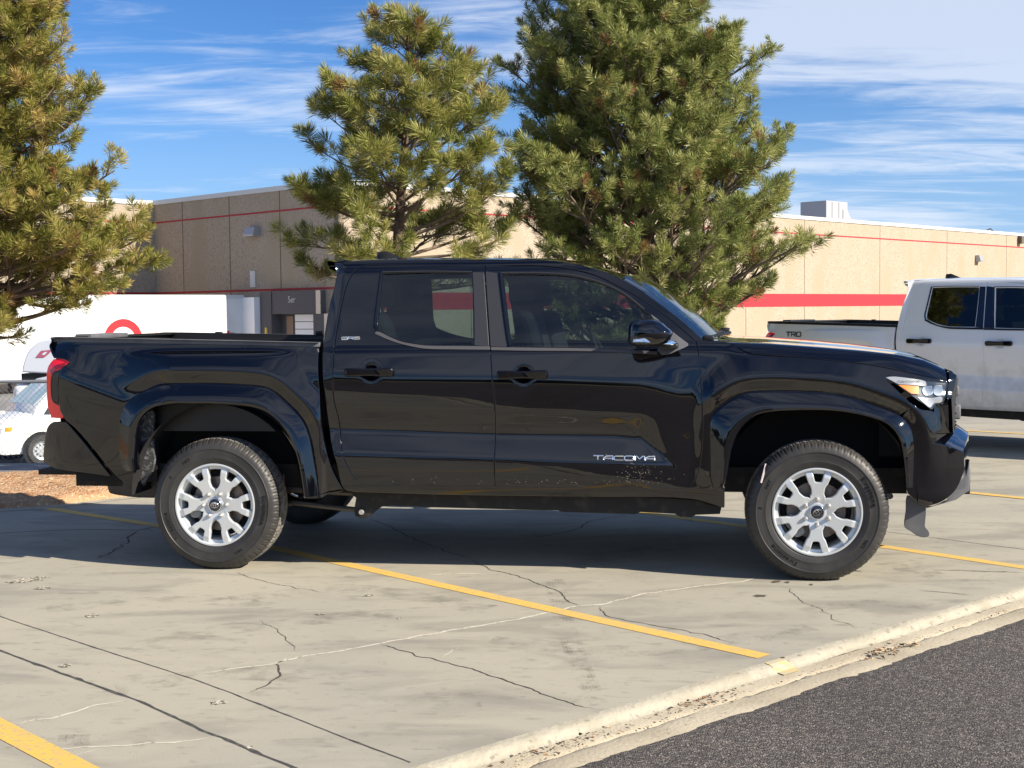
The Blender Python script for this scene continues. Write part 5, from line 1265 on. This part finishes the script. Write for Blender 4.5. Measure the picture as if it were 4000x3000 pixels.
mb = MB()
for q in (-.7, .25): mb.box((-.4 + q * math.cos(rzr) + 1.12 * math.sin(rzr), q * math.sin(rzr) - 1.12 * math.cos(rzr), hgt_ / 2), (.05, .04, hgt_ * .96), rzr)
mb.box((-.4 + 1.1 * math.cos(rzr) + 1.13 * math.sin(rzr), 1.1 * math.sin(rzr) - 1.13 * math.cos(rzr), hgt_ * .62), (.6, .05, .8), rzr)
mb.build('access_panel', mat('unit_panel', (.42, .42, .43), .5), rt, None)
mb = MB(); e0 = wd_ / 2; c = []
for y in (-.9, .9):
    for a, z in ((e0, hgt_ * .95), (e0 + 1.0, hgt_ * .45), (e0, hgt_ * .40)): c.append((-.4 + a * math.cos(rzr) + y * math.sin(rzr), a * math.sin(rzr) - y * math.cos(rzr), z))
mb.add(c, [(0, 1, 2), (3, 5, 4), (0, 3, 4, 1), (1, 4, 5, 2), (2, 5, 3, 0)]); mb.build('hood', m_ru, rt, None)
p = at_y(938, 775, 72); mb = MB(); mb.lathe([(.10, -.8), (.10, .38), (.17, .40), (.17, .60), (0, .62)], 14, 'z'); o = mb.build('vent_pipe', m_cop, None); o.location = (p[0], p[1], p[2] - .5); tag(o, 'small white vent pipe standing on the roof above the shaded wall', 'vent')
p = at_y(3868, 905, 112); mb = MB(); mb.tube([(-.5, 0, 0), (-.3, 0, .45), (0, 0, .6), (.3, 0, .35), (.4, 0, .1)], .06, 6); o = mb.build('roof_conduit', m_seal, None); o.location = (p[0], p[1], p[2] - .35); tag(o, 'bent dark conduit rising over the roof edge at the far right', 'pipe')

# ---- the white trailer with the red ring
tp_, _k = None, None
E_ = np.array([-12.35, 63.2]); zt = 2.33
m_tw = mat('trailer_white', (.72, .73, .72), .45, noise=(.9, (.64, .65, .64), .45, .7, 4))
m_rd = mat('trailer_red', (.62, .008, .016), .5)
tl_ = empty('semi_trailer', (E_[0], E_[1], GZ + .2)); tl_.rotation_euler = (0, 0, math.atan2(-ad[1], -ad[0])); tag(tl_, 'long white semi trailer with a red ring logo backed towards the loading dock', 'trailer')
# local x runs away from the dock towards the left foreground; local +y is the side facing the viewer?
def tlocal(px, py):
    d = ray(px, py); n = np.array([-ad[1], ad[0]]); t = (E_ @ n) / (d[:2] @ n); p = np.array([0, 0, CAM_H]) + d * t
    return (p[:2] - E_) @ (-ad), p[2] - (GZ + .2)
ysign = 1 if (np.array([ad[1], -ad[0]]) @ np.array([-math.sin(tl_.rotation_euler[2]), math.cos(tl_.rotation_euler[2])])) > 0 else -1
Ht = zt - (GZ + .2); mb = MB(); mb.box((6.9, -ysign * 1.3, (Ht + .55) / 2), (13.8, 2.6, Ht - .55), 0, .09); mb.build('body', m_tw, tl_, R_(30))
mb = MB(); mb.box((6.9, 0, 1.2), (13.7, .03, .14)); mb.box((6.9, 0, Ht - .12), (13.6, .02, .10)); 
for k in range(1, 12): mb.box((k * 1.15, 0, (Ht + 1.2) / 2), (.035, .03, Ht - 1.4))
mb.build('side_rail', mat('rail_alu', (.66, .68, .69), .4, .5), tl_, None)
rc = tlocal(482, 1330); ro = abs(tlocal(406, 1330)[0] - tlocal(558, 1330)[0]) / 2
def ysd(d): return ysign * d
mb = MB(); V = []; Fc = []
for k in range(64):
    a = 2 * math.pi * k / 64
    for r in (ro * .64, ro): V.append((rc[0] + r * math.cos(a), ysd(.02), rc[1] + r * math.sin(a)))
Fc = [(2 * k, 2 * k + 1, (2 * k + 3) % 128, (2 * k + 2) % 128) for k in range(64)]
mb.add(V, Fc); mb.add([(rc[0] + ro * .34 * math.cos(a), ysd(.02), rc[1] + ro * .34 * math.sin(a)) for a in np.linspace(0, 2 * math.pi, 32, endpoint=False)], [tuple(range(32))]); mb.build('ring_logo', m_rd, tl_, None)
ta_, tb_ = tlocal(605, 1320), tlocal(894, 1320); tip = tlocal(605, 1296)[1]
V, Fc = text_mesh('target', 1.0, 0, 1, 1.0, 'LEFT'); V = np.array(V); xs_ = V[:, 0]; zs2 = V[:, 1]
span = abs(tb_[0] - ta_[0]); kx_ = span / (xs_.max() - xs_.min() - .30); tipt = zs2[(xs_ < xs_.min() + .3)].max(); kz = 1.25
mb = MB(); mb.add([(ta_[0] - (x - xs_.min() - .12) * kx_, ysd(.022), tip + (z - tipt) * kz) for x, z in zip(xs_, zs2)], Fc); mb.build('side_lettering', m_rd, tl_, None)
mb = MB()
for x in (1.6, 2.9):
    for y in (-.35, -2.25): mb.lathe([(0, -.13), (.3, -.13), (.5, -.10), (.5, .10), (.3, .13), (0, .13)], 24, 'y', (x, ysign * y, .5))
mb.build('wheel', MT['tyre'], tl_)
mb = MB(); mb.box((2.2, -ysign * 1.3, .85), (3, 1, .5)); mb.box((10.5, -ysign * .5, .6), (.12, .12, 1.1)); mb.box((10.5, -ysign * 2.1, .6), (.12, .12, 1.1)); mb.build('running_gear', MT['trim'], tl_, None)

# ---- low chain-link fence
FZ = 19.0; fx0, fx1 = -11.5, -3.6; zf = lambda x: float(G(x, FZ))
m_galv = mat('galvanised_steel', (.30, .31, .33), .45, .6)
z0f = at_y(80, 1818, FZ)[2]; z1f = at_y(80, 1491, FZ)[2]
fe = empty('chain_link_fence', (fx0, FZ, z0f)); tag(fe, 'low galvanised chain link fence with top rail behind the mulch bed', 'fence')
Hf = z1f - z0f
MB().tube([(0, 0, Hf), (fx1 - fx0, 0, Hf)], .024, 8).build('top_rail', m_galv, fe)
for k in range(4): MB().tube([(1.35 + k * 2.4, .03, -.1), (1.35 + k * 2.4, .03, Hf - .0)], .024, 8).build('post', m_galv, fe) if False else None
for k in range(3): MB().tube([(.35 + k * 3.1, .035, -.1), (.35 + k * 3.1, .035, Hf)], .026, 8).build('post', m_galv, fe)
mb = MB(); pit = .078; W_f = fx1 - fx0
for sgn in (1, -1):
    for k in range(int((W_f + Hf) / pit) + 1):
        x0 = k * pit - (Hf if sgn > 0 else 0); x1 = x0 + Hf * 1.0
        if sgn < 0: x0, x1 = k * pit, k * pit - Hf
        a, b2 = np.array([x0, 0.]), np.array([x1, Hf])
        # clip to the panel
        t0, t1 = 0., 1.; dxx = x1 - x0
        for lim, s2 in ((0, 1), (W_f, -1)):
            if (x0 - lim) * s2 < 0: t0 = max(t0, (lim - x0) / dxx)
            if (x1 - lim) * s2 < 0: t1 = min(t1, (lim - x0) / dxx)
        if t1 - t0 < .05: continue
        p0, p1 = a + (b2 - a) * t0, a + (b2 - a) * t1
        mb.tube([(p0[0], .004 * sgn, p0[1]), (p1[0],   .004 * sgn, p1[1])], .0023, 3, False)
mb.build('wire_mesh', m_galv, fe, None)

# ---- white van behind the fence
m_vw = mat('van_white', (.80, .81, .81), .35, 0, .5, .7, .05)
vz = float(G(-10, 30)); wc_ = at_y(100, 1756, 29.6)
van = empty('van', (wc_[0], wc_[1], vz)); vr = R_(40); van.rotation_euler = (0, 0, math.pi + vr)       # nose to the left, turned towards the camera
tag(van, 'white compact van behind the chain link fence at the left edge', 'van')
# local x forward from the front axle, y to the right-hand ... side facing the viewer is +y
sec = [(-3.6, .35, 1.75, .92), (-3.4, .28, 1.84, .93), (-.9, .28, 1.86, .93), (-.55, .28, 1.80, .92), (.05, .28, 1.30, .90), (.15, .28, 1.12, .90), (.75, .28, 1.0, .86), (.92, .32, .86, .78), (1.0, .35, .6, .70)]
rows = []
for x, zb_, zt_, hw in sec:
    top = zt_; belt_ = min(1.05, top - .06); hw2 = hw - .16 * max(0, min(1, (top - 1.1) / .7))
    rows.append([(x, hw - .04, zb_), (x, hw, zb_ + .08), (x, hw, belt_ - .15), (x, hw - .02, belt_), (x, hw2, top - .05), (x, hw2 - .08, top), (x, 0, top + .02), (x, -hw2 + .08, top), (x, -hw2, top - .05), (x, -hw + .02, belt_), (x, -hw, belt_ - .15), (x, -hw, zb_ + .08), (x, -hw + .04, zb_)])
loft('body', rows, m_vw, van, R_(35)); 
gm = MB().add([rows[-1][k] for k in range(13)], [tuple(range(13))]); gm.build('front_panel', m_vw, van, None)
m_vg = mat('van_window', (.03, .035, .04), .05, 0, .5, 1); m_vws = mat('van_windscreen_reflection', (.50, .66, .60), .08, 0, .5, 1)  # windscreen: bright reflection put into the pale green base colour
def vq(name, P, m, par=None): return MB().add(P, [tuple(range(len(P)))]).build(name, m, par or van, None)
vq('windscreen', [(.06, .72, 1.31), (-.52, .66, 1.79), (-.52, -.66, 1.79), (.06, -.72, 1.31)], m_vws)
vq('side_window', [(-.08, .905, 1.10), (-.50, .795, 1.66), (-1.35, .79, 1.70), (-1.35, .91, 1.08)], m_vg)
vq('side_window', [(-1.5, .91, 1.08), (-1.5, .795, 1.70), (-2.6, .79, 1.70), (-2.6, .91, 1.08)], m_vg)
MB().box((.80, .72, .80), (.22, .22, .16), 0, .03).build('headlamp', MT['silver'], van)
MB().box((.66, .845, .82), (.16, .05, .10), 0, .01).build('indicator', MT['amber'], van)
MB().box((.93, 0, .50), (.18, 1.5, .30), 0, .05).build('front_bumper', mat('van_bumper', (.22, .22, .23), .6), van)
MB().box((.96, 0, .76), (.08, .9, .16), 0, .02).build('grille', MT['trim'], van)
for x in (0, -2.9):
    for y in (.87, -.87):
        ty = MB().lathe([(.2, -.1), (.30, -.1), (.335, -.06), (.335, .06), (.30, .1), (.2, .1)], 36, 'y', (x, y, .335)).build('wheel', MT['tyre'], van)
        MB().lathe([(0, .075), (.06, .08), (.15, .07), (.185, .09), (.205, .10)] if y > 0 else [(0, -.075), (.06, -.08), (.15, -.07), (.185, -.09), (.205, -.10)], 36, 'y', (x, y, .335)).build('rim', MT['alloyd'], ty)
        for k in range(10):
            mb = MB(); a = k * math.pi / 5; s2 = .081 if y > 0 else -.081; mb.lathe([(0, s2 + (.002 if y > 0 else -.002)), (.018, s2)], 8, 'y', (x + .125 * math.cos(a), y, .335 + .125 * math.sin(a)))
            mb.build('rim_hole', MT['trim'], ty, None)
        MB().lathe([(.36, .0), (.40, .002)], 30, 'y', (x, (.935 if y > 0 else -.935), .34)).build('arch_trim', MT['liner'], van)
        MB().lathe([(0, 0), (.37, 0)], 30, 'y', (x, (.931 if y > 0 else -.931), .36)).build('wheel_arch', MT['liner'], van)
for o in kids(van):
    pass
# ---- rental style box truck with a rounded nose above its cab
bt = empty('box_truck', (at_y(400, 1500, 35)[0], 35.2, float(G(-10, 35)))); tag(bt, 'white box truck with rounded over-cab nose and red emblem behind the van', 'truck')
bt.rotation_euler = (0, 0, R_(-4))
def btl(px, py):
    p = at_y(px, py, 35.2); return p[0] - bt.location.x, p[2] - bt.location.z
npf = [btl(*p[:2]) for p in Z5((155, 426, 1), (170, 350), (210, 255), (280, 190), (350, 160), (450, 150), (600, 148, 1), (600, 440, 1), (400, 436))]
m_bx = mat('box_truck_white', (.62, .65, .72), .5)
nz2 = spline([p if len(p) > 2 else p for p in [(a[0], a[1]) + ((1,) if i in (0, 6, 7) else ()) for i, a in enumerate(npf)]], .05)
V, Fc = plate(nz2, 2.2, .04, lambda x, y, d: (x, d, y)); MB().add(V, Fc).build('nose', m_bx, bt, R_(30))
z_a = btl(300, 1460)[1]; x_b = npf[6][0]
MB().box((x_b + 2.2, 1.1, z_a / 2 + .9), (4.4, 2.2, 2.6 - .9 + 0 * z_a), 0, .04).build('box', m_bx, bt)
MB().box((x_b - .9, 1.1, z_a - .10), (1.2, 2.0, .22)).build('cab_gap', MT['trim'], bt, None)
MB().box((x_b - .6, 1.1, z_a - 1.0), (2.4, 2.0, 1.5), 0, .2).build('cab', m_vw, bt)
for x in (x_b - 1.0, x_b + 3.4): MB().lathe([(0, 0), (.4, 0), (.42, .04), (.42, .24), (0, .26)], 30, 'y', (x, .02, .42)).build('wheel', MT['tyre'], bt)
em = [btl(*p) for p in Z5((278, 300), (320, 250), (400, 243), (402, 256), (380, 280), (345, 305), (280, 306))]
MB().add([(a, -.012, b2) for a, b2 in em], [tuple(range(7))]).build('emblem', mat('emblem_red', (.40, .10, .16), .5), bt, None)
em = [btl(*p) for p in Z5((325, 282), (345, 262), (375, 258), (350, 286))]
MB().add([(a, -.016, b2) for a, b2 in em], [(0, 1, 2, 3)]).build('emblem_gap', m_bx, bt, None)
# ================================================================== pines
def foliage_mat(name, c1, c2, c3):
    m = bpy.data.materials.new(name); m.use_nodes = True; t = m.node_tree; b = t.nodes['Principled BSDF']; b.inputs['Roughness'].default_value = .5; b.inputs['Specular IOR Level'].default_value = .35
    at_ = t.nodes.new('ShaderNodeAttribute'); at_.attribute_name = 'tone'
    r = t.nodes.new('ShaderNodeValToRGB'); e = r.color_ramp.elements; e[0].position = 0; e[0].color = (.26, .15, .06, 1); e[1].position = 1; e[1].color = (*c3, 1)
    for p_, c_ in ((.035, (.26, .15, .06)), (.04, c1), (.5, c2)): x = e.new(p_); x.color = (*c_, 1)
    t.links.new(at_.outputs['Fac'], r.inputs[0]); t.links.new(r.outputs[0], b.inputs['Base Color'])
    o = t.nodes['Material Output']; tr = t.nodes.new('ShaderNodeBsdfTranslucent'); t.links.new(r.outputs[0], tr.inputs[0]); mx = t.nodes.new('ShaderNodeMixShader'); mx.inputs[0].default_value = .30
    t.links.new(b.outputs[0], mx.inputs[1]); t.links.new(tr.outputs[0], mx.inputs[2]); t.links.new(mx.outputs[0], o.inputs[0]); return m
m_bark = mat('pine_bark', (.10, .070, .052), .95, bump=(30, 1, .03), noise=(12, (.20, .14, .10), .45, .65, 6))
m_twig = mat('pine_twig', (.17, .125, .09), .9)
def unit(v): return v / (np.linalg.norm(v, axis=-1, keepdims=True) + 1e-12)
def pine(name, label, base, trunk_r, env, axis, ztop, zbot, seed, needle, ntuft, nneed, tilt, mfol, lean=0.0, clump=1.0, whorl=.34, nbr=7, droop=0., inner=.35, depth=1.0, cut=None, sub=5, width=.0042, azlim=None, explicit=()):
    """env(z) -> (left radius, right radius); axis(z) -> x of the trunk"""
    r = np.random.default_rng(seed); bx, by, bz = base
    root = empty(name, base); tag(root, label, 'pine tree', 'pines standing in the mulch strip')
    mb = MB(); zz = np.linspace(bz - .1, ztop - .15, 14)
    mb.tube([(axis(z) - bx, .03 * math.sin(z * 2), z - bz) for z in zz], [trunk_r * (1 - .9 * (z - bz) / (ztop - bz)) + .008 for z in zz], 10)
    tips = []; br = MB()
    def branch(p0, d0, Lb, rad, up, level, dens):
        n = 7; pts = [p0]; d = d0.copy(); p = p0.copy(); st = Lb / (n - 1)
        for i in range(n - 1):
            d = unit(d + np.array([r.normal() * .10, r.normal() * .10, up * st + r.normal() * .07])); p = p + d * st; pts.append(p)
        rr = [max(.0035, rad * (1 - .85 * i / (n - 1))) for i in range(n)]
        br.tube([tuple(q - np.array(base)) for q in pts], rr, 5 if level == 0 else 3, False)
        tips.append((pts[-1], unit(pts[-1] - pts[-2]), 1.0))
        if level < 2:
            k = max(2, int(dens * Lb * (sub if level == 0 else sub * 1.1)))
            for j in range(k):
                f = (inner if level == 0 else .25) + (1 - (inner if level == 0 else .25)) * (j + r.random() * .9) / k; f = min(f, .97)
                q = f * (n - 1); i = min(int(q), n - 2); pp = pts[i] + (pts[i + 1] - pts[i]) * (q - i); dd = unit(pts[i + 1] - pts[i])
                s_ = unit(np.cross(dd, [0, 0, 1])) * (1 if j % 2 else -1)
                nd = unit(dd * .75 + s_ * r.uniform(.4, 1.0) + np.array([0, 0, r.uniform(-.15, .55)]))
                Ls = max(.16, Lb * (1.05 - f) * r.uniform(.40, .70)) if level == 0 else max(.10, Lb * (1.1 - f) * r.uniform(.4, .75))
                if level == 1 and Lb < .40: 
                    branch(pp, nd, r.uniform(.10, .2), rad * .3, .8, 2, dens); continue
                branch(pp, nd, Ls, rad * .45, .9, level + 1, dens)
    z = zbot; kk = 0
    while z < ztop - .05:
        f = (z - zbot) / (ztop - zbot); m_ = nbr if f < .8 else max(4, nbr - 2); a0 = r.random() * 6.28
        for j in range(m_):
            az = a0 + 2 * math.pi * (j + r.uniform(-.3, .3)) / m_
            if azlim and not azlim(az): continue
            lR, rR = env(z); cx = math.cos(az); side = rR if cx > 0 else lR
            mean = .5 * (lR + rR) * depth; rad_ = math.sqrt((side * cx) ** 2 + (mean * math.sin(az)) ** 2)
            el = tilt - .12 + .68 * f + r.normal() * .09
            Lb = max(.12, rad_ * r.uniform(.80, 1.10)) / max(.55, math.cos(el))
            d0 = np.array([math.cos(az) * math.cos(el), math.sin(az) * math.cos(el), math.sin(el)])
            zs_ = z + r.normal() * .08 - Lb * math.sin(el) * .55
            branch(np.array([axis(zs_), by, zs_]), d0, Lb, max(.010, trunk_r * .30 * (1 - .7 * f)), .32 - droop, 0, 1.0)
        z += whorl * (1 - .45 * f) * r.uniform(.8, 1.2); kk += 1
    for p0, d0, Lb in explicit: branch(np.array(p0, float), unit(np.array(d0, float)), Lb, .03, .25, 0, 1.15)
    tips.append((np.array([axis(ztop), by, ztop - .1]), np.array([0, 0, 1.]), 1.))
    if cut: tips[:] = [t for t in tips if not cut(t[0])]
    P = np.array([t[0] for t in tips]); D = np.array([t[1] for t in tips])
    if len(P) > ntuft:
        o = r.permutation(len(P))[:ntuft]; P = P[o]; D = D[o]
    print(name, 'tufts', len(tips), len(P), 'twigs', len(br.f))
    # needles
    n = len(P); K = nneed; D2 = unit(D + np.array([0, 0, .35]) + r.normal(size=D.shape) * .12)
    a = unit(np.cross(D2, r.normal(size=D2.shape))); b = np.cross(D2, a)
    tl = r.uniform(.06, .15, n) * clump
    s = r.random((n, K)) ** .8; th = r.random((n, K)) * 2 * math.pi; sp = R_(18) + (1 - s) * R_(62) + r.normal(size=(n, K)) * .13
    ln = needle * r.uniform(.75, 1.1, (n, K)) * r.uniform(.72, 1.22, n)[:, None]
    rd = a[:, None] * np.cos(th)[..., None] + b[:, None] * np.sin(th)[..., None]
    dr = unit(D2[:, None] * np.cos(sp)[..., None] + rd * np.sin(sp)[..., None]); org = P[:, None] - D2[:, None] * ((1 - s) * tl[:, None])[..., None]
    tip = org + dr * ln[..., None]; tip[..., 2] -= .10 * ln * r.random((n, K))
    sd = unit(np.cross(dr, r.normal(size=dr.shape))) * width
    mid = org + (tip - org) * .55
    V = np.stack([org - sd * .5, mid - sd, tip, mid + sd], 2).reshape(-1, 3) - np.array(base)
    nq = n * K; me = bpy.data.meshes.new('crown'); me.vertices.add(nq * 4); me.vertices.foreach_set('co', V.ravel())
    me.loops.add(nq * 4); me.loops.foreach_set('vertex_index', np.arange(nq * 4)); me.polygons.add(nq); me.polygons.foreach_set('loop_start', np.arange(nq) * 4)
    me.update(calc_edges=True)
    tn = np.clip(.5 + r.normal(size=n)[:, None] * .22 + r.normal(size=(n, K)) * .16, 0, 1); tn = np.maximum(tn, .05); tn = np.where(r.random((n, K)) < .05, 1.0, tn); tn[r.random(n) < .03] = 0.0
    at_ = me.attributes.new('tone', 'FLOAT', 'FACE'); at_.data.foreach_set('value', tn.ravel())
    me.update(); link('crown', me, mfol, root)
    mb.build('trunk', m_bark, root, R_(60)); br.build('branches', m_twig, root, None)
    return root
def envelope(ptsL, ptsR, axpts, Y):
    """picture outlines -> radius functions of height"""
    def cv(P): a = np.array([(at_y(x, y, Y)[0], at_y(x, y, Y)[2]) for x, y in P]); return a[np.argsort(a[:, 1])]
    l, r, a = cv(ptsL), cv(ptsR), cv(axpts)
    ax = lambda z: float(np.interp(z, a[:, 1], a[:, 0]))
    return (lambda z: (max(.08, ax(z) - float(np.interp(z, l[:, 1], l[:, 0]))), max(.08, float(np.interp(z, r[:, 1], r[:, 0])) - ax(z)))), ax
ov = 1.8083
def OV(*P): return [(a * ov, b * ov) for a, b in P]
f_pond = foliage_mat('ponderosa_needles', (.12, .15, .030), (.29, .31, .075), (.52, .46, .18))
f_aus = foliage_mat('dark_pine_needles', (.11, .145, .035), (.27, .31, .090), (.52, .50, .20))
f_warm = foliage_mat('warm_pine_needles', (.13, .15, .025), (.31, .31, .07), (.52, .38, .14))
# middle pine
Y2 = 13.6
e2, a2 = envelope(OV((878, 20), (850, 60), (795, 120), (755, 185), (735, 215), (668, 262), (655, 330), (650, 430), (640, 520), (660, 600), (660, 800)), OV((882, 20), (905, 60), (955, 120), (1005, 175), (1060, 215), (1105, 290), (1130, 360), (1130, 480), (1120, 800)), OV((880, 0), (882, 200), (868, 400), (858, 560), (856, 900)), Y2)
zt_ = at_y(880 * ov, 42 * ov, Y2)[2]; gz_ = .0
pine('pine_tree', 'mid-height pine with sparse yellow-green needle tufts directly behind the truck cab', (a2(0), Y2, gz_), .085, e2, a2, zt_, 1.62, 21, .125, 2000, 120, R_(4), f_pond, whorl=.31, nbr=7, inner=.25, sub=5.0, width=.0030, depth=.9)
# big pine
Y3 = 14.6
e3, a3 = envelope(OV((1370, -200), (1240, -120), (1175, 0), (1090, 85), (1080, 150), (1095, 205), (1080, 300), (1050, 400), (1045, 500), (1060, 600), (1080, 800)), OV((1380, -200), (1440, -100), (1490, 0), (1560, 90), (1600, 150), (1675, 200), (1690, 290), (1700, 370), (1745, 440), (1770, 500), (1750, 570), (1768, 630), (1752, 688), (1660, 716), (1600, 760), (1560, 850)), OV((1375, -150), (1385, 100), (1392, 400), (1395, 560), (1396, 900)), Y3)
zt3 = at_y(1375 * ov, -150 * ov, Y3)[2]
pine('pine_tree', 'largest pine with dense dark green crown and forking limbs, beside the truck cab', (a3(0), Y3, .0), .14, e3, a3, zt3, .40, 5, .098, 6500, 92, R_(10), f_aus, whorl=.24, nbr=9, inner=.28, sub=5.8, width=.0030, depth=.85)
# left pine, mostly out of the frame
Y1 = 12.9
e1_, a1 = envelope(OV((-60, -300), (-400, 0), (-500, 300), (-520, 800)), OV((-40, -300), (40, -120), (110, 0), (150, 90), (150, 180), (190, 240), (185, 330), (165, 410), (200, 470), (300, 520), (330, 560), (310, 630), (200, 672), (30, 715), (-20, 900)), OV((-60, -200), (-70, 400), (-70, 900)), Y1)
zt1 = at_y(-60 * ov, -300 * ov, Y1)[2]
zl_ = lambda px, py: at_y(px * ov, py * ov, Y1)
ex = []
for (xa, ya), (xb, yb), dy in (((60, 330), (245, 225), -.3), ((20, 600), (320, 525), -.5), ((30, 640), (335, 575), .2), ((0, 700), (250, 650), -.4), ((0, 640), (210, 640), -.8)):
    A_1, B_1 = zl_(xa, ya), zl_(xb, yb); dv = B_1 - A_1; ex.append((A_1 + np.array([0, -dy * .3, 0]), dv + np.array([0, dy * .4, -.05]), np.linalg.norm(dv)))
pine('pine_tree', 'warm green pine with long low boughs cut off by the left edge of the picture', (a1(0), Y1, .0), .13, e1_, a1, zt1, 1.32, 9, .100, 5200, 92, R_(2), f_warm, whorl=.21, nbr=11, inner=.24, sub=6.4, width=.0031, depth=.6, explicit=ex)
